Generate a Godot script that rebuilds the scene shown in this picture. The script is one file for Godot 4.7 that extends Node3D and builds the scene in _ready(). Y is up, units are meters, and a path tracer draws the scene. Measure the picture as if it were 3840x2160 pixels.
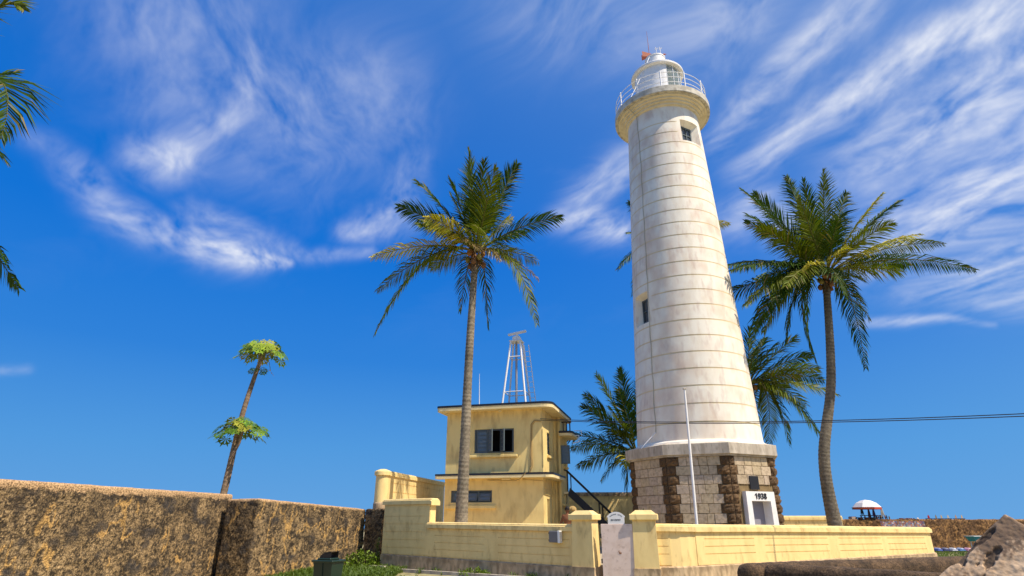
extends Node3D

const EXPOSURE := 1.3

# ---------------------------------------------------------------- geometry
class Geo:
	var v := PackedVector3Array()
	var n := PackedVector3Array()
	var c := PackedColorArray()
	var ix := PackedInt32Array()
	var col := Color(1, 1, 1)

	func vert(p: Vector3, nn: Vector3, cc: Color) -> int:
		v.append(p)
		n.append(nn)
		c.append(cc)
		return v.size() - 1

	# corners counter-clockwise as seen from outside
	func q(a: Vector3, b: Vector3, d: Vector3, e: Vector3) -> void:
		var nn := (b - a).cross(d - a)
		if nn.length_squared() < 1e-14:
			nn = (d - a).cross(e - a)
		nn = nn.normalized()
		var k := v.size()
		for p in [a, b, d, e]:
			v.append(p)
			n.append(nn)
			c.append(col)
		ix.append_array(PackedInt32Array([k, k + 2, k + 1, k, k + 3, k + 2]))

	func t(a: Vector3, b: Vector3, d: Vector3) -> void:
		var nn := (b - a).cross(d - a).normalized()
		var k := v.size()
		for p in [a, b, d]:
			v.append(p)
			n.append(nn)
			c.append(col)
		ix.append_array(PackedInt32Array([k, k + 2, k + 1]))

	# eight corners: bottom 0..3 counter-clockwise from above, top 4..7 above them
	func hexa(p: Array) -> void:
		q(p[3], p[2], p[1], p[0])
		q(p[4], p[5], p[6], p[7])
		for i in 4:
			var j := (i + 1) % 4
			q(p[i], p[j], p[4 + j], p[4 + i])

	func box(at: Vector3, size: Vector3, basis := Basis.IDENTITY, bev := 0.0) -> void:
		var h := size / 2.0
		if bev <= 0.0:
			var p := []
			for y in [-1, 1]:
				for s in [[-1, 1], [1, 1], [1, -1], [-1, -1]]:
					p.append(at + basis * Vector3(s[0] * h.x, y * h.y, s[1] * h.z))
			hexa(p)
			return
		bev = minf(bev, minf(h.x, minf(h.y, h.z)) * 0.9)
		var f := func(x: float, y: float, z: float) -> Vector3: return at + basis * Vector3(x, y, z)
		var a := h - Vector3.ONE * bev
		for s in [-1.0, 1.0]:
			var r := [f.call(s * h.x, -a.y, -a.z), f.call(s * h.x, a.y, -a.z), f.call(s * h.x, a.y, a.z), f.call(s * h.x, -a.y, a.z)]
			flip(r, s > 0)
			r = [f.call(-a.x, s * h.y, -a.z), f.call(-a.x, s * h.y, a.z), f.call(a.x, s * h.y, a.z), f.call(a.x, s * h.y, -a.z)]
			flip(r, s > 0)
			r = [f.call(-a.x, -a.y, s * h.z), f.call(a.x, -a.y, s * h.z), f.call(a.x, a.y, s * h.z), f.call(-a.x, a.y, s * h.z)]
			flip(r, s > 0)
			for w in [-1.0, 1.0]:
				r = [f.call(s * h.x, -a.y, w * a.z), f.call(s * h.x, a.y, w * a.z), f.call(s * a.x, a.y, w * h.z), f.call(s * a.x, -a.y, w * h.z)]
				flip(r, s * w > 0)
				r = [f.call(s * h.x, w * a.y, -a.z), f.call(s * h.x, w * a.y, a.z), f.call(s * a.x, w * h.y, a.z), f.call(s * a.x, w * h.y, -a.z)]
				flip(r, s * w < 0)
				r = [f.call(-a.x, s * h.y, w * a.z), f.call(a.x, s * h.y, w * a.z), f.call(a.x, s * a.y, w * h.z), f.call(-a.x, s * a.y, w * h.z)]
				flip(r, s * w < 0)
				for g in [-1.0, 1.0]:
					var x: Vector3 = f.call(s * h.x, w * a.y, g * a.z)
					var y: Vector3 = f.call(s * a.x, w * h.y, g * a.z)
					var z: Vector3 = f.call(s * a.x, w * a.y, g * h.z)
					if s * w * g > 0: t(x, y, z)
					else: t(x, z, y)

	func flip(r: Array, keep: bool) -> void:
		if keep: q(r[0], r[1], r[2], r[3])
		else: q(r[3], r[2], r[1], r[0])

	# rows of points; smooth normals
	func grid(rows: Array, wrap := false, cols: Array = [], turn := false) -> void:
		var nr := rows.size()
		var nc: int = rows[0].size()
		var k := v.size()
		for i in nr:
			var up: PackedVector3Array = rows[mini(i + 1, nr - 1)]
			var dn: PackedVector3Array = rows[maxi(i - 1, 0)]
			var me: PackedVector3Array = rows[i]
			for j in nc:
				var j1 := j + 1
				var j0 := j - 1
				if wrap:
					j1 = j1 % (nc - 1) if j1 > nc - 1 else j1
					j0 = nc - 2 if j0 < 0 else j0
				else:
					j1 = mini(j1, nc - 1)
					j0 = maxi(j0, 0)
				var nn := (me[j1] - me[j0]).cross(up[j] - dn[j]).normalized()
				if turn: nn = -nn
				v.append(me[j])
				n.append(nn)
				c.append(cols[i][j] if cols else col)
		for i in nr - 1:
			for j in nc - 1:
				var a := k + i * nc + j
				if turn: ix.append_array(PackedInt32Array([a, a + 1, a + nc + 1, a, a + nc + 1, a + nc]))
				else: ix.append_array(PackedInt32Array([a, a + nc + 1, a + 1, a, a + nc, a + nc + 1]))

	func tube(pts: Array, rad: Array, sides := 8, caps := true, cols: Array = []) -> void:
		var rows := []
		var cc := []
		var ref := Vector3.UP
		for i in pts.size():
			var tan: Vector3 = (pts[mini(i + 1, pts.size() - 1)] - pts[maxi(i - 1, 0)]).normalized()
			if absf(tan.dot(ref)) > 0.95 and i == 0: ref = Vector3.RIGHT
			var x := ref.cross(tan).normalized()
			var y := tan.cross(x)
			ref = y
			var row := PackedVector3Array()
			var cr := PackedColorArray()
			var r: float = rad[mini(i, rad.size() - 1)]
			for s in sides + 1:
				var a := TAU * s / sides
				row.append(pts[i] + (x * cos(a) + y * sin(a)) * r)
				cr.append(cols[i] if cols else col)
			rows.append(row)
			cc.append(cr)
		grid(rows, true, cc)
		if caps:
			for e in [0, pts.size() - 1]:
				for s in sides:
					if e == 0: t(pts[0], rows[0][s + 1], rows[0][s])
					else: t(pts[e], rows[e][s], rows[e][s + 1])

	# profile of Vector2(radius, height), bottom to top on the outside
	func lathe(at: Vector3, prof: Array, seg := 48, a0 := 0.0, a1 := TAU) -> void:
		for i in prof.size() - 1:
			var p: Vector2 = prof[i]
			var o: Vector2 = prof[i + 1]
			var d := o - p
			if d.length() < 1e-6: continue
			var nr := Vector2(d.y, -d.x).normalized()
			var k := v.size()
			for s in seg + 1:
				var a := a0 + (a1 - a0) * s / seg
				var dir := Vector3(sin(a), 0, cos(a))
				for w in [p, o]:
					v.append(at + dir * w.x + Vector3.UP * w.y)
					n.append((dir * nr.x + Vector3.UP * nr.y).normalized())
					c.append(col)
			for s in seg:
				var b := k + s * 2
				ix.append_array(PackedInt32Array([b, b + 1, b + 3, b, b + 3, b + 2]))

	# closed polygon (x, y), counter-clockwise, pushed from z0 to z1 (z1 > z0)
	func prism(poly: PackedVector2Array, z0: float, z1: float, xf := Transform3D.IDENTITY) -> void:
		var tr := Geometry2D.triangulate_polygon(poly)
		for i in range(0, tr.size(), 3):
			var a := poly[tr[i]]
			var b := poly[tr[i + 1]]
			var d := poly[tr[i + 2]]
			if (b - a).cross(d - a) < 0:
				var w := b
				b = d
				d = w
			t(xf * Vector3(a.x, a.y, z1), xf * Vector3(b.x, b.y, z1), xf * Vector3(d.x, d.y, z1))
			t(xf * Vector3(a.x, a.y, z0), xf * Vector3(d.x, d.y, z0), xf * Vector3(b.x, b.y, z0))
		for i in poly.size():
			var a := poly[i]
			var b := poly[(i + 1) % poly.size()]
			q(xf * Vector3(a.x, a.y, z0), xf * Vector3(b.x, b.y, z0), xf * Vector3(b.x, b.y, z1), xf * Vector3(a.x, a.y, z1))

	# cross-section of Vector2(out, height) swept along a path on the ground (right-hand side of travel is out)
	func sweep(path: Array, prof: Array, rise: Array = [], caps := true) -> void:
		var frames := []
		for i in path.size():
			var a: Vector3 = path[maxi(i - 1, 0)]
			var b: Vector3 = path[i]
			var d: Vector3 = path[mini(i + 1, path.size() - 1)]
			var d1 := (b - a).normalized() if i > 0 else (d - b).normalized()
			var d2 := (d - b).normalized() if i < path.size() - 1 else d1
			var n1 := Vector3(-d1.z, 0, d1.x)
			var n2 := Vector3(-d2.z, 0, d2.x)
			var m := (n1 + n2).normalized()
			frames.append(m / maxf(m.dot(n1), 0.4))
		var at := func(i: int, p: Vector2) -> Vector3: return path[i] + frames[i] * p.x + Vector3.UP * (p.y + (rise[i] if rise else 0.0))
		for k in prof.size() - 1:
			for i in path.size() - 1:
				q(at.call(i, prof[k]), at.call(i + 1, prof[k]), at.call(i + 1, prof[k + 1]), at.call(i, prof[k + 1]))
		if caps:
			var poly := PackedVector2Array(prof)
			var tr := Geometry2D.triangulate_polygon(poly)
			for i in range(0, tr.size(), 3):
				for e in [0, path.size() - 1]:
					t(at.call(e, poly[tr[i]]), at.call(e, poly[tr[i + 1]]), at.call(e, poly[tr[i + 2]]))

	# box with rounded, roughened faces; tint(position, height share) gives colours
	func rough(size: Vector3, cell: float, rnd: float, amp: float, xf: Transform3D, noise: Callable, tint: Callable, slope := 0.0, faces := "fbtlr") -> void:
		var h := size / 2.0
		var inner := h - Vector3.ONE * rnd
		var ax := {
			"f": [Vector3(-h.x, -h.y, h.z), Vector3(size.x, 0, 0), Vector3(0, size.y, 0)], "b": [Vector3(h.x, -h.y, -h.z), Vector3(-size.x, 0, 0), Vector3(0, size.y, 0)],
			"t": [Vector3(-h.x, h.y, h.z), Vector3(size.x, 0, 0), Vector3(0, 0, -size.z)],
			"l": [Vector3(-h.x, -h.y, -h.z), Vector3(0, 0, size.z), Vector3(0, size.y, 0)], "r": [Vector3(h.x, -h.y, h.z), Vector3(0, 0, -size.z), Vector3(0, size.y, 0)],
		}
		for f in faces:
			var o: Vector3 = ax[f][0]
			var du: Vector3 = ax[f][1]
			var dv: Vector3 = ax[f][2]
			var ce := cell * (4.0 if f == "b" else 1.0)
			var nu := maxi(2, int(du.length() / ce))
			var nv := maxi(2, int(dv.length() / ce))
			var rows := []
			var cols := []
			for j in nv + 1:
				var row := PackedVector3Array()
				var cr := PackedColorArray()
				for i in nu + 1:
					var p := o + du * (float(i) / nu) + dv * (float(j) / nv)
					var qq := p.clamp(-inner, inner)
					var d := (p - qq).normalized()
					p = qq + d * rnd
					var w := xf * Vector3(p.x, p.y + slope * (p.x / size.x) * ((p.y + h.y) / size.y), p.z)
					var k: float = noise.call(w)
					row.append(w + xf.basis * d * (k * amp))
					cr.append(tint.call(w, p.y / size.y + 0.5, k))
				rows.append(row)
				cols.append(cr)
			grid(rows, false, cols)

	func mesh(m: Material = null) -> ArrayMesh:
		var a := []
		a.resize(Mesh.ARRAY_MAX)
		a[Mesh.ARRAY_VERTEX] = v
		a[Mesh.ARRAY_NORMAL] = n
		a[Mesh.ARRAY_COLOR] = c
		a[Mesh.ARRAY_INDEX] = ix
		var am := ArrayMesh.new()
		am.add_surface_from_arrays(Mesh.PRIMITIVE_TRIANGLES, a)
		if m: am.surface_set_material(0, m)
		return am

# ---------------------------------------------------------------- naming
var used := {}

func numbered(called: String) -> String:
	var k: int = used.get(called, 0)
	used[called] = k + 1
	return called if k == 0 else "%s_%03d" % [called, k]

func tag(o: Node3D, label: String, category: String, group := "") -> Node3D:
	o.set_meta("label", label)
	o.set_meta("category", category)
	if group: o.set_meta("group", group)
	return o

func thing(called: String, label: String, category: String, at := Vector3.ZERO, turn := 0.0, group := "") -> Node3D:
	var o := Node3D.new()
	o.name = numbered(called)
	add_child(o)
	o.position = at
	o.rotation.y = turn
	tag(o, label, category, group)
	return o

func obj(called: String, g, m: Material, parent: Node = self) -> MeshInstance3D:
	var o := MeshInstance3D.new()
	if parent == self:
		o.name = numbered(called)
	else:
		var k := 0
		var nm := called
		while parent.has_node(NodePath(nm)):
			k += 1
			nm = "%s_%03d" % [called, k]
		o.name = nm
	o.mesh = g.mesh() if g is Geo else g
	o.material_override = m
	parent.add_child(o, true)
	return o

func struct(called: String, g, m: Material) -> MeshInstance3D:
	var o := obj(called, g, m)
	o.set_meta("kind", "structure")
	return o

# ---------------------------------------------------------------- materials
func lin(r: float, g: float, b: float) -> Color:
	return Color(r, g, b).linear_to_srgb()

func flat(r: float, g: float, b: float, rough := 0.8, metal := 0.0) -> StandardMaterial3D:
	var m := StandardMaterial3D.new()
	m.albedo_color = lin(r, g, b)
	m.roughness = rough
	m.metallic = metal
	m.vertex_color_use_as_albedo = true
	return m

func noise_tex(sd: int, freq: float, stops: Array, oct := 5, size := 512, bump := false) -> NoiseTexture2D:
	var f := FastNoiseLite.new()
	f.seed = sd
	f.noise_type = FastNoiseLite.TYPE_SIMPLEX_SMOOTH
	f.frequency = freq
	f.fractal_octaves = oct
	var nt := NoiseTexture2D.new()
	nt.width = size
	nt.height = size
	nt.seamless = true
	nt.noise = f
	if not bump:
		var g := Gradient.new()
		var off := PackedFloat32Array()
		var cc := PackedColorArray()
		for s in stops:
			off.append(s[0])
			cc.append(lin(s[1], s[2], s[3]))
		g.offsets = off
		g.colors = cc
		nt.color_ramp = g
	return nt

# base colour through a tinting noise of two scales, with a little relief
func plaster(r: float, g: float, b: float, rough: float, sd: int, vary: float, scale: float, relief := 0.15) -> StandardMaterial3D:
	var m := flat(r, g, b, rough)
	var lo := 1.0 - vary
	m.albedo_texture = noise_tex(sd, 0.008, [[0.25, lo, lo * 0.97, lo * 0.93], [0.5, 1.0 - vary * 0.3, 1.0 - vary * 0.3, 1.0 - vary * 0.3], [0.8, 1, 1, 1]], 6)
	m.uv1_triplanar = true
	m.uv1_world_triplanar = true
	m.uv1_scale = Vector3.ONE * scale
	if relief > 0:
		m.heightmap_enabled = true
		m.heightmap_texture = noise_tex(sd + 1, 0.02, [], 6, 512, true)
		m.heightmap_scale = relief
	return m

var M := {}
var rng := RandomNumberGenerator.new()
var nz := FastNoiseLite.new()
var nf := FastNoiseLite.new()
var ns := FastNoiseLite.new()

func make_materials() -> void:
	M.yellow = plaster(0.95, 0.71, 0.3, 0.75, 3, 0.14, 0.35, 0.25)
	M.yellow_house = plaster(0.95, 0.72, 0.28, 0.75, 5, 0.13, 0.3, 0.2)
	M.cream = plaster(0.88, 0.72, 0.38, 0.7, 6, 0.1, 0.4, 0.1)
	M.plinth = plaster(0.68, 0.49, 0.29, 0.9, 9, 0.55, 0.6, 0.5)
	M.tower = plaster(0.95, 0.88, 0.73, 0.7, 12, 0.07, 0.3, 0.25)
	M.cornice = plaster(0.62, 0.54, 0.43, 0.85, 15, 0.35, 0.5, 0.35)
	M.mortar = plaster(0.25, 0.17, 0.075, 0.9, 18, 0.3, 1.0, 0.2)
	M.white = plaster(0.9, 0.88, 0.84, 0.55, 21, 0.06, 0.6, 0.05)
	M.gate = plaster(0.86, 0.67, 0.56, 0.5, 24, 0.12, 0.7, 0.05)
	for k in ["yellow", "yellow_house", "tower", "cornice", "plinth"]: M[k].uv1_scale *= Vector3(1.5, 0.5, 1.5)
	var run_mask := noise_tex(95, 0.01, [[0.55, 0, 0, 0], [0.75, 0.12, 0.12, 0.12], [0.9, 0.35, 0.35, 0.35]], 6)
	var fine_mask := noise_tex(96, 0.016, [[0.6, 0, 0, 0], [0.74, 0.09, 0.09, 0.09], [0.88, 0.4, 0.4, 0.4]], 7)
	for k in [["yellow", [0.42, 0.27, 0.1], fine_mask], ["yellow_house", [0.5, 0.33, 0.12], run_mask], ["tower", [0.62, 0.46, 0.36], run_mask], ["cornice", [0.2, 0.16, 0.11], fine_mask], ["gate", [0.5, 0.35, 0.26], fine_mask], ["plinth", [0.2, 0.14, 0.08], fine_mask]]:
		var dm: StandardMaterial3D = M[k[0]]
		var im := Image.create_empty(4, 4, false, Image.FORMAT_RGBA8)
		im.fill(lin(k[1][0], k[1][1], k[1][2]))
		dm.detail_enabled = true
		dm.detail_albedo = ImageTexture.create_from_image(im)
		dm.detail_mask = k[2]
		dm.detail_blend_mode = BaseMaterial3D.BLEND_MODE_MIX
	M.block = []
	for k in 4:
		var s: float = [0.9, 1.0, 1.1, 0.97][k]
		M.block.append(plaster(0.58 * s, 0.455 * s, 0.3 * s * [1.0, 0.95, 1.02, 1.08][k], 0.9, 30 + k * 2, 0.35, 1.3, 0.5))
	M.quoin = []
	for k in 3:
		var s: float = [0.85, 1.0, 1.2][k]
		M.quoin.append(plaster(0.15 * s, 0.085 * s, 0.035 * s, 0.9, 40 + k * 2, 0.5, 1.6, 0.8))
	M.fort = plaster(1, 1, 1, 0.95, 50, 0.55, 0.9, 1.6)
	M.stone = plaster(1, 1, 1, 0.95, 54, 0.3, 0.9, 1.0)
	M.fort.heightmap_texture = noise_tex(53, 0.06, [], 4, 512, true)
	M.fort.heightmap_scale = 1.2
	M.fort.albedo_texture = noise_tex(52, 0.045, [[0.3, 0.3, 0.28, 0.26], [0.5, 0.72, 0.72, 0.7], [0.66, 1, 1, 1]], 4)
	M.bitumen = flat(0.014, 0.014, 0.02, 0.45)
	M.frame = flat(0.1, 0.13, 0.14, 0.6)
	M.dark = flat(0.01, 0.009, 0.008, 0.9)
	M.steel = flat(0.88, 0.87, 0.85, 0.4)
	M.black = flat(0.012, 0.011, 0.012, 0.5)
	M.glass = flat(0.6, 0.75, 0.7, 0.08)
	M.glass.albedo_color.a = 0.25
	M.glass.transparency = BaseMaterial3D.TRANSPARENCY_ALPHA
	M.glass.vertex_color_use_as_albedo = false
	M.pane = flat(0.05, 0.06, 0.07, 0.1)
	M.leaf = flat(1, 1, 1, 0.55)
	M.leaf.metallic_specular = 0.3
	M.leaf.backlight_enabled = true
	M.leaf.backlight = Color(0.6, 0.65, 0.3)
	M.broad = flat(1, 1, 1, 0.5)
	M.broad.backlight_enabled = true
	M.broad.backlight = Color(0.7, 0.75, 0.35)
	M.bark = plaster(1, 1, 1, 0.9, 60, 0.45, 1.6, 0.8)
	M.any = flat(1, 1, 1, 0.75)
	M.rust = flat(0.42, 0.1, 0.04, 0.7)
	M.bin = flat(0.012, 0.032, 0.02, 0.4)
	M.ground = plaster(1, 1, 1, 0.95, 70, 0.4, 0.5, 1.0)

# ---------------------------------------------------------------- sky
func sky_base(dy: float, sun: float) -> Vector3:
	var e := rad_to_deg(asin(clampf(dy, 0.0, 1.0)))
	var stops := [[0.0, Vector3(0.13, 0.37, 0.74)], [6.0, Vector3(0.085, 0.325, 0.735)], [14.0, Vector3(0.03, 0.225, 0.7)], [24.0, Vector3(0.006, 0.17, 0.67)], [36.0, Vector3(0.005, 0.148, 0.6)], [55.0, Vector3(0.008, 0.14, 0.56)], [90.0, Vector3(0.014, 0.11, 0.48)]]
	var c: Vector3 = stops[6][1]
	for i in 6:
		if e < stops[i + 1][0]:
			c = stops[i][1].lerp(stops[i + 1][1], (e - stops[i][0]) / (stops[i + 1][0] - stops[i][0]))
			break
	var k := smoothstep(-0.1, 0.9, sun)
	c += Vector3(0.13, 0.15, 0.07) * k * 0.75 + Vector3(1.5, 1.4, 1.2) * exp(-acos(clampf(sun, -1.0, 1.0)) / 0.22)
	return c / EXPOSURE

var strokes := [
	[[-44.8, 27.1, 0.7, 0.20], [-43.2, 27.1, 0.8, 0.25], [-40.8, 25.7, 1.1, 0.45], [-38.3, 23.9, 1.2, 0.50], [-35.4, 23.0, 1.1, 0.50], [-32.5, 22.7, 1.1, 0.60], [-29.9, 22.6, 1.3, 0.85], [-27.1, 22.3, 1.1, 0.85], [-24.2, 22.1, 0.6, 0.80], [-22.6, 22.3, 0.3, 0.50]],
	[[-29.3, 39.9, 1.6, 0.32], [-29.6, 36.2, 1.8, 0.42], [-31.1, 33.1, 2.0, 0.45], [-33.3, 30.4, 2.0, 0.50], [-35.2, 28.7, 1.6, 0.70], [-37.4, 28.3, 1.5, 0.60]],
	[[-36.4, 35.7, 4.6, 0.26], [-29.6, 34.5, 5.6, 0.28], [-22.0, 36.9, 4.9, 0.28], [-15.9, 39.3, 3.9, 0.24], [-13.1, 35.4, 2.0, 0.22]],
	[[-40.5, 38.9, 3.6, 0.32], [-32.8, 40.8, 4.9, 0.20], [-34.9, 37.9, 3.9, 0.22]],
	[[-32.0, 24.7, 1.3, 0.30], [-29.0, 24.9, 1.0, 0.35], [-26.7, 23.9, 1.2, 0.30], [-21.4, 23.0, 0.6, 0.30], [-14.9, 24.4, 0.5, 0.30]],
	[[-18.3, 25.6, 0.8, 0.35], [-15.6, 26.5, 1.2, 0.60], [-12.4, 28.1, 1.5, 0.55], [-12.3, 31.1, 1.6, 0.25], [-11.2, 34.2, 1.3, 0.20]],
	[[4.9, 28.1, 1.1, 0.50], [9.1, 27.5, 1.5, 0.75], [11.6, 26.3, 1.1, 0.55]],
	[[6.7, 29.7, 1.4, 0.45], [12.1, 32.3, 1.7, 0.50], [16.7, 34.6, 1.9, 0.40]],
	[[22.0, 33.1, 1.2, 0.50], [26.1, 35.7, 1.4, 0.60], [29.8, 37.8, 1.5, 0.65], [33.6, 39.3, 1.9, 0.55], [38.0, 40.3, 1.9, 0.50]],
	[[23.8, 29.9, 1.2, 0.50], [30.0, 32.7, 1.4, 0.60], [35.7, 34.0, 1.7, 0.65], [41.0, 35.0, 1.9, 0.70], [45.5, 34.9, 2.0, 0.80], [56.1, 35.9, 2.5, 0.80]],
	[[34.3, 28.4, 2.5, 0.55], [39.4, 29.8, 2.8, 0.70], [44.0, 30.3, 3.1, 0.80], [59.2, 31.3, 4.7, 0.80]],
	[[32.6, 21.0, 2.2, 0.45], [37.5, 22.5, 3.1, 0.65], [41.9, 23.4, 3.4, 0.75], [58.3, 25.1, 4.0, 0.75]],
	[[35.5, 17.7, 1.4, 0.35], [39.9, 17.7, 1.9, 0.55], [44.2, 18.1, 2.3, 0.60], [47.5, 18.0, 2.2, 0.50]],
	[[31.1, 15.4, 0.3, 0.45], [34.6, 15.1, 0.4, 0.55], [37.6, 14.8, 0.3, 0.45], [40.4, 13.6, 0.2, 0.25]],
	[[22.4, 26.1, 1.7, 0.45], [25.2, 27.1, 1.7, 0.45], [27.8, 23.4, 1.5, 0.35], [30.4, 24.6, 1.9, 0.30]],
	[[-0.4, 45.8, 3.4, 0.16], [10.6, 45.6, 3.7, 0.25], [22.1, 43.0, 3.7, 0.40], [28.7, 43.3, 3.1, 0.40]],
	[[-42.0, 10.1, 0.3, 0.25], [-40.2, 10.5, 0.3, 0.20]],
	[[40.1, 15.4, 0.9, 0.40], [43.4, 15.1, 1.2, 0.50]],
	# similar streaks on the rest of the sky; broad ones added to brighten shade
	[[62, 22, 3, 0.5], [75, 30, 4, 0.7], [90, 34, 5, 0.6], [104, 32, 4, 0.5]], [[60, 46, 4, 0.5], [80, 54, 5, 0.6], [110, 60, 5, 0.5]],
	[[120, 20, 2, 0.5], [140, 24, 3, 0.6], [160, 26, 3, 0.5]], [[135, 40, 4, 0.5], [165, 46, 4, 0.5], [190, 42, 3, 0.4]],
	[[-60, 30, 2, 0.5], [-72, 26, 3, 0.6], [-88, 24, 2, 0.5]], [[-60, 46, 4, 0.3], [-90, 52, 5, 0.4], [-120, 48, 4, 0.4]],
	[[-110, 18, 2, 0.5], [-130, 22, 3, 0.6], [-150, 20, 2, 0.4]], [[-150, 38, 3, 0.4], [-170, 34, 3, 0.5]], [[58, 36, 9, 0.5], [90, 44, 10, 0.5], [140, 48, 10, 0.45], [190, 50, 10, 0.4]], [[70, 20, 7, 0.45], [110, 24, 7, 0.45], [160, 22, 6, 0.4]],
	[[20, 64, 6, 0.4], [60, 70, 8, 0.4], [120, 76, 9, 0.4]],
]

func make_sky(to_sun: Vector3) -> ImageTexture:
	var mw := 1440
	var mh := 360
	var mask := PackedFloat32Array()
	mask.resize(mw * mh)
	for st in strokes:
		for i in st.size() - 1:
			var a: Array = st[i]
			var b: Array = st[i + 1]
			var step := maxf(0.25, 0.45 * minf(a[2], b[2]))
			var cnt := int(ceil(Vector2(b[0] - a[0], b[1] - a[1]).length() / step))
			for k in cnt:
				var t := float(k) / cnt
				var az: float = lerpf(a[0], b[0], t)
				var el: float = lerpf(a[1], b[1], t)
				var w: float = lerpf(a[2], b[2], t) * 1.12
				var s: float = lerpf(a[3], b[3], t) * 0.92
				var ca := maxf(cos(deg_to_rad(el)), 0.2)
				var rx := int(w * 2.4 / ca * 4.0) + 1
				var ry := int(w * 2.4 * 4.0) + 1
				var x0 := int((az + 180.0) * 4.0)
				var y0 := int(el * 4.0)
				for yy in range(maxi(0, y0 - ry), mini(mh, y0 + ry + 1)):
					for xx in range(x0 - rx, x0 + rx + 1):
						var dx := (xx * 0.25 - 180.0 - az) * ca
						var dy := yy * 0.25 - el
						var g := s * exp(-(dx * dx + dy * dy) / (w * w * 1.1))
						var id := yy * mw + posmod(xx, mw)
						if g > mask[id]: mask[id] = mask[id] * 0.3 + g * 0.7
	var soft := Image.create_from_data(mw, mh, false, Image.FORMAT_RF, mask.to_byte_array())
	var W := 4096
	var low := sky_part(soft, 1024, -180.0, 180.0, 0.0, 90.0, 256, to_sun)
	var full := Image.create_empty(1024, 512, false, Image.FORMAT_RGBF)
	full.fill(Color(0.2, 0.26, 0.3))
	full.blit_rect(low, Rect2i(0, 0, 1024, 256), Vector2i(0, 0))
	full.resize(W, W / 2, Image.INTERPOLATE_CUBIC)
	var x0 := int(W * 122.0 / 360.0)
	var nx := int(W * 116.0 / 360.0)
	var ny := int(W * 66.0 / 360.0)
	var az0 := x0 * 360.0 / W - 180.0
	var hi := sky_part(soft, nx, az0, az0 + nx * 360.0 / W, 0.0, ny * 360.0 / W, ny, to_sun)
	full.blit_rect(hi, Rect2i(0, 0, nx, ny), Vector2i(x0, W / 4 - ny))
	var turned := Image.create_empty(W, W / 2, false, Image.FORMAT_RGBF)   # column 0 looks along -z
	turned.blit_rect(full, Rect2i(W / 2, 0, W / 2, W / 2), Vector2i.ZERO)
	turned.blit_rect(full, Rect2i(0, 0, W / 2, W / 2), Vector2i(W / 2, 0))
	return ImageTexture.create_from_image(turned)

func sky_part(soft: Image, w: int, az0: float, az1: float, el0: float, el1: float, h: int, to_sun: Vector3) -> Image:
	var sub := soft.get_region(Rect2i(int((az0 + 180.0) * 4.0), int(el0 * 4.0), int((az1 - az0) * 4.0), int((el1 - el0) * 4.0)))
	sub.resize(w, h, Image.INTERPOLATE_CUBIC)
	var ms := sub.get_data().to_float32_array()
	var n1 := FastNoiseLite.new()
	n1.seed = 11
	n1.frequency = 1.0
	n1.fractal_octaves = 6
	n1.fractal_gain = 0.6
	var n2 := FastNoiseLite.new()
	n2.seed = 23
	n2.frequency = 1.0
	n2.fractal_octaves = 3
	var out := PackedFloat32Array()
	out.resize(w * h * 3)
	var dir := Vector2(sin(deg_to_rad(-27.0)), -cos(deg_to_rad(-27.0)))
	for j in h:
		var el := deg_to_rad(el1 - (j + 0.5) * (el1 - el0) / h)
		var dy := sin(el)
		var ce := cos(el)
		for i in w:
			var az := deg_to_rad(az0 + (i + 0.5) * (az1 - az0) / w)
			var d := Vector3(sin(az) * ce, dy, -cos(az) * ce)
			var base := sky_base(dy, d.dot(to_sun))
			var m := ms[(h - 1 - j) * w + i]
			if m > 0.004 or el > 0.1:
				var p := Vector2(d.x, d.z) / (dy + 0.16)
				var a := p.dot(dir)
				var b := p.x * dir.y - p.y * dir.x
				var wp := n2.get_noise_2d(a * 1.1, b * 1.6)
				a += wp * 0.16
				b += wp * 0.14
				var f := n1.get_noise_2d(a * 1.5, b * 4.2) * 0.6 + n1.get_noise_2d(a * 6.5 + 40.0, b * 12.0) * 0.55
				var den := m * (0.8 + 1.45 * f) + maxf(0.0, wp + f * 0.6 - 0.05) * 0.05 * smoothstep(0.2, 0.5, el)
				var al := clampf(den, 0.0, 0.92)
				al = al * (0.75 + 0.25 * al)
				base = base.lerp(Vector3(0.86, 0.89, 0.97) / EXPOSURE, al)
			var k := (j * w + i) * 3
			out[k] = base.x
			out[k + 1] = base.y
			out[k + 2] = base.z
	return Image.create_from_data(w, h, false, Image.FORMAT_RGBF, out.to_byte_array())

# ---------------------------------------------------------------- palms
func bez(a: Vector3, b: Vector3, c: Vector3, t: float) -> Vector3:
	return a.lerp(b, t).lerp(b.lerp(c, t), t)

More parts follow.
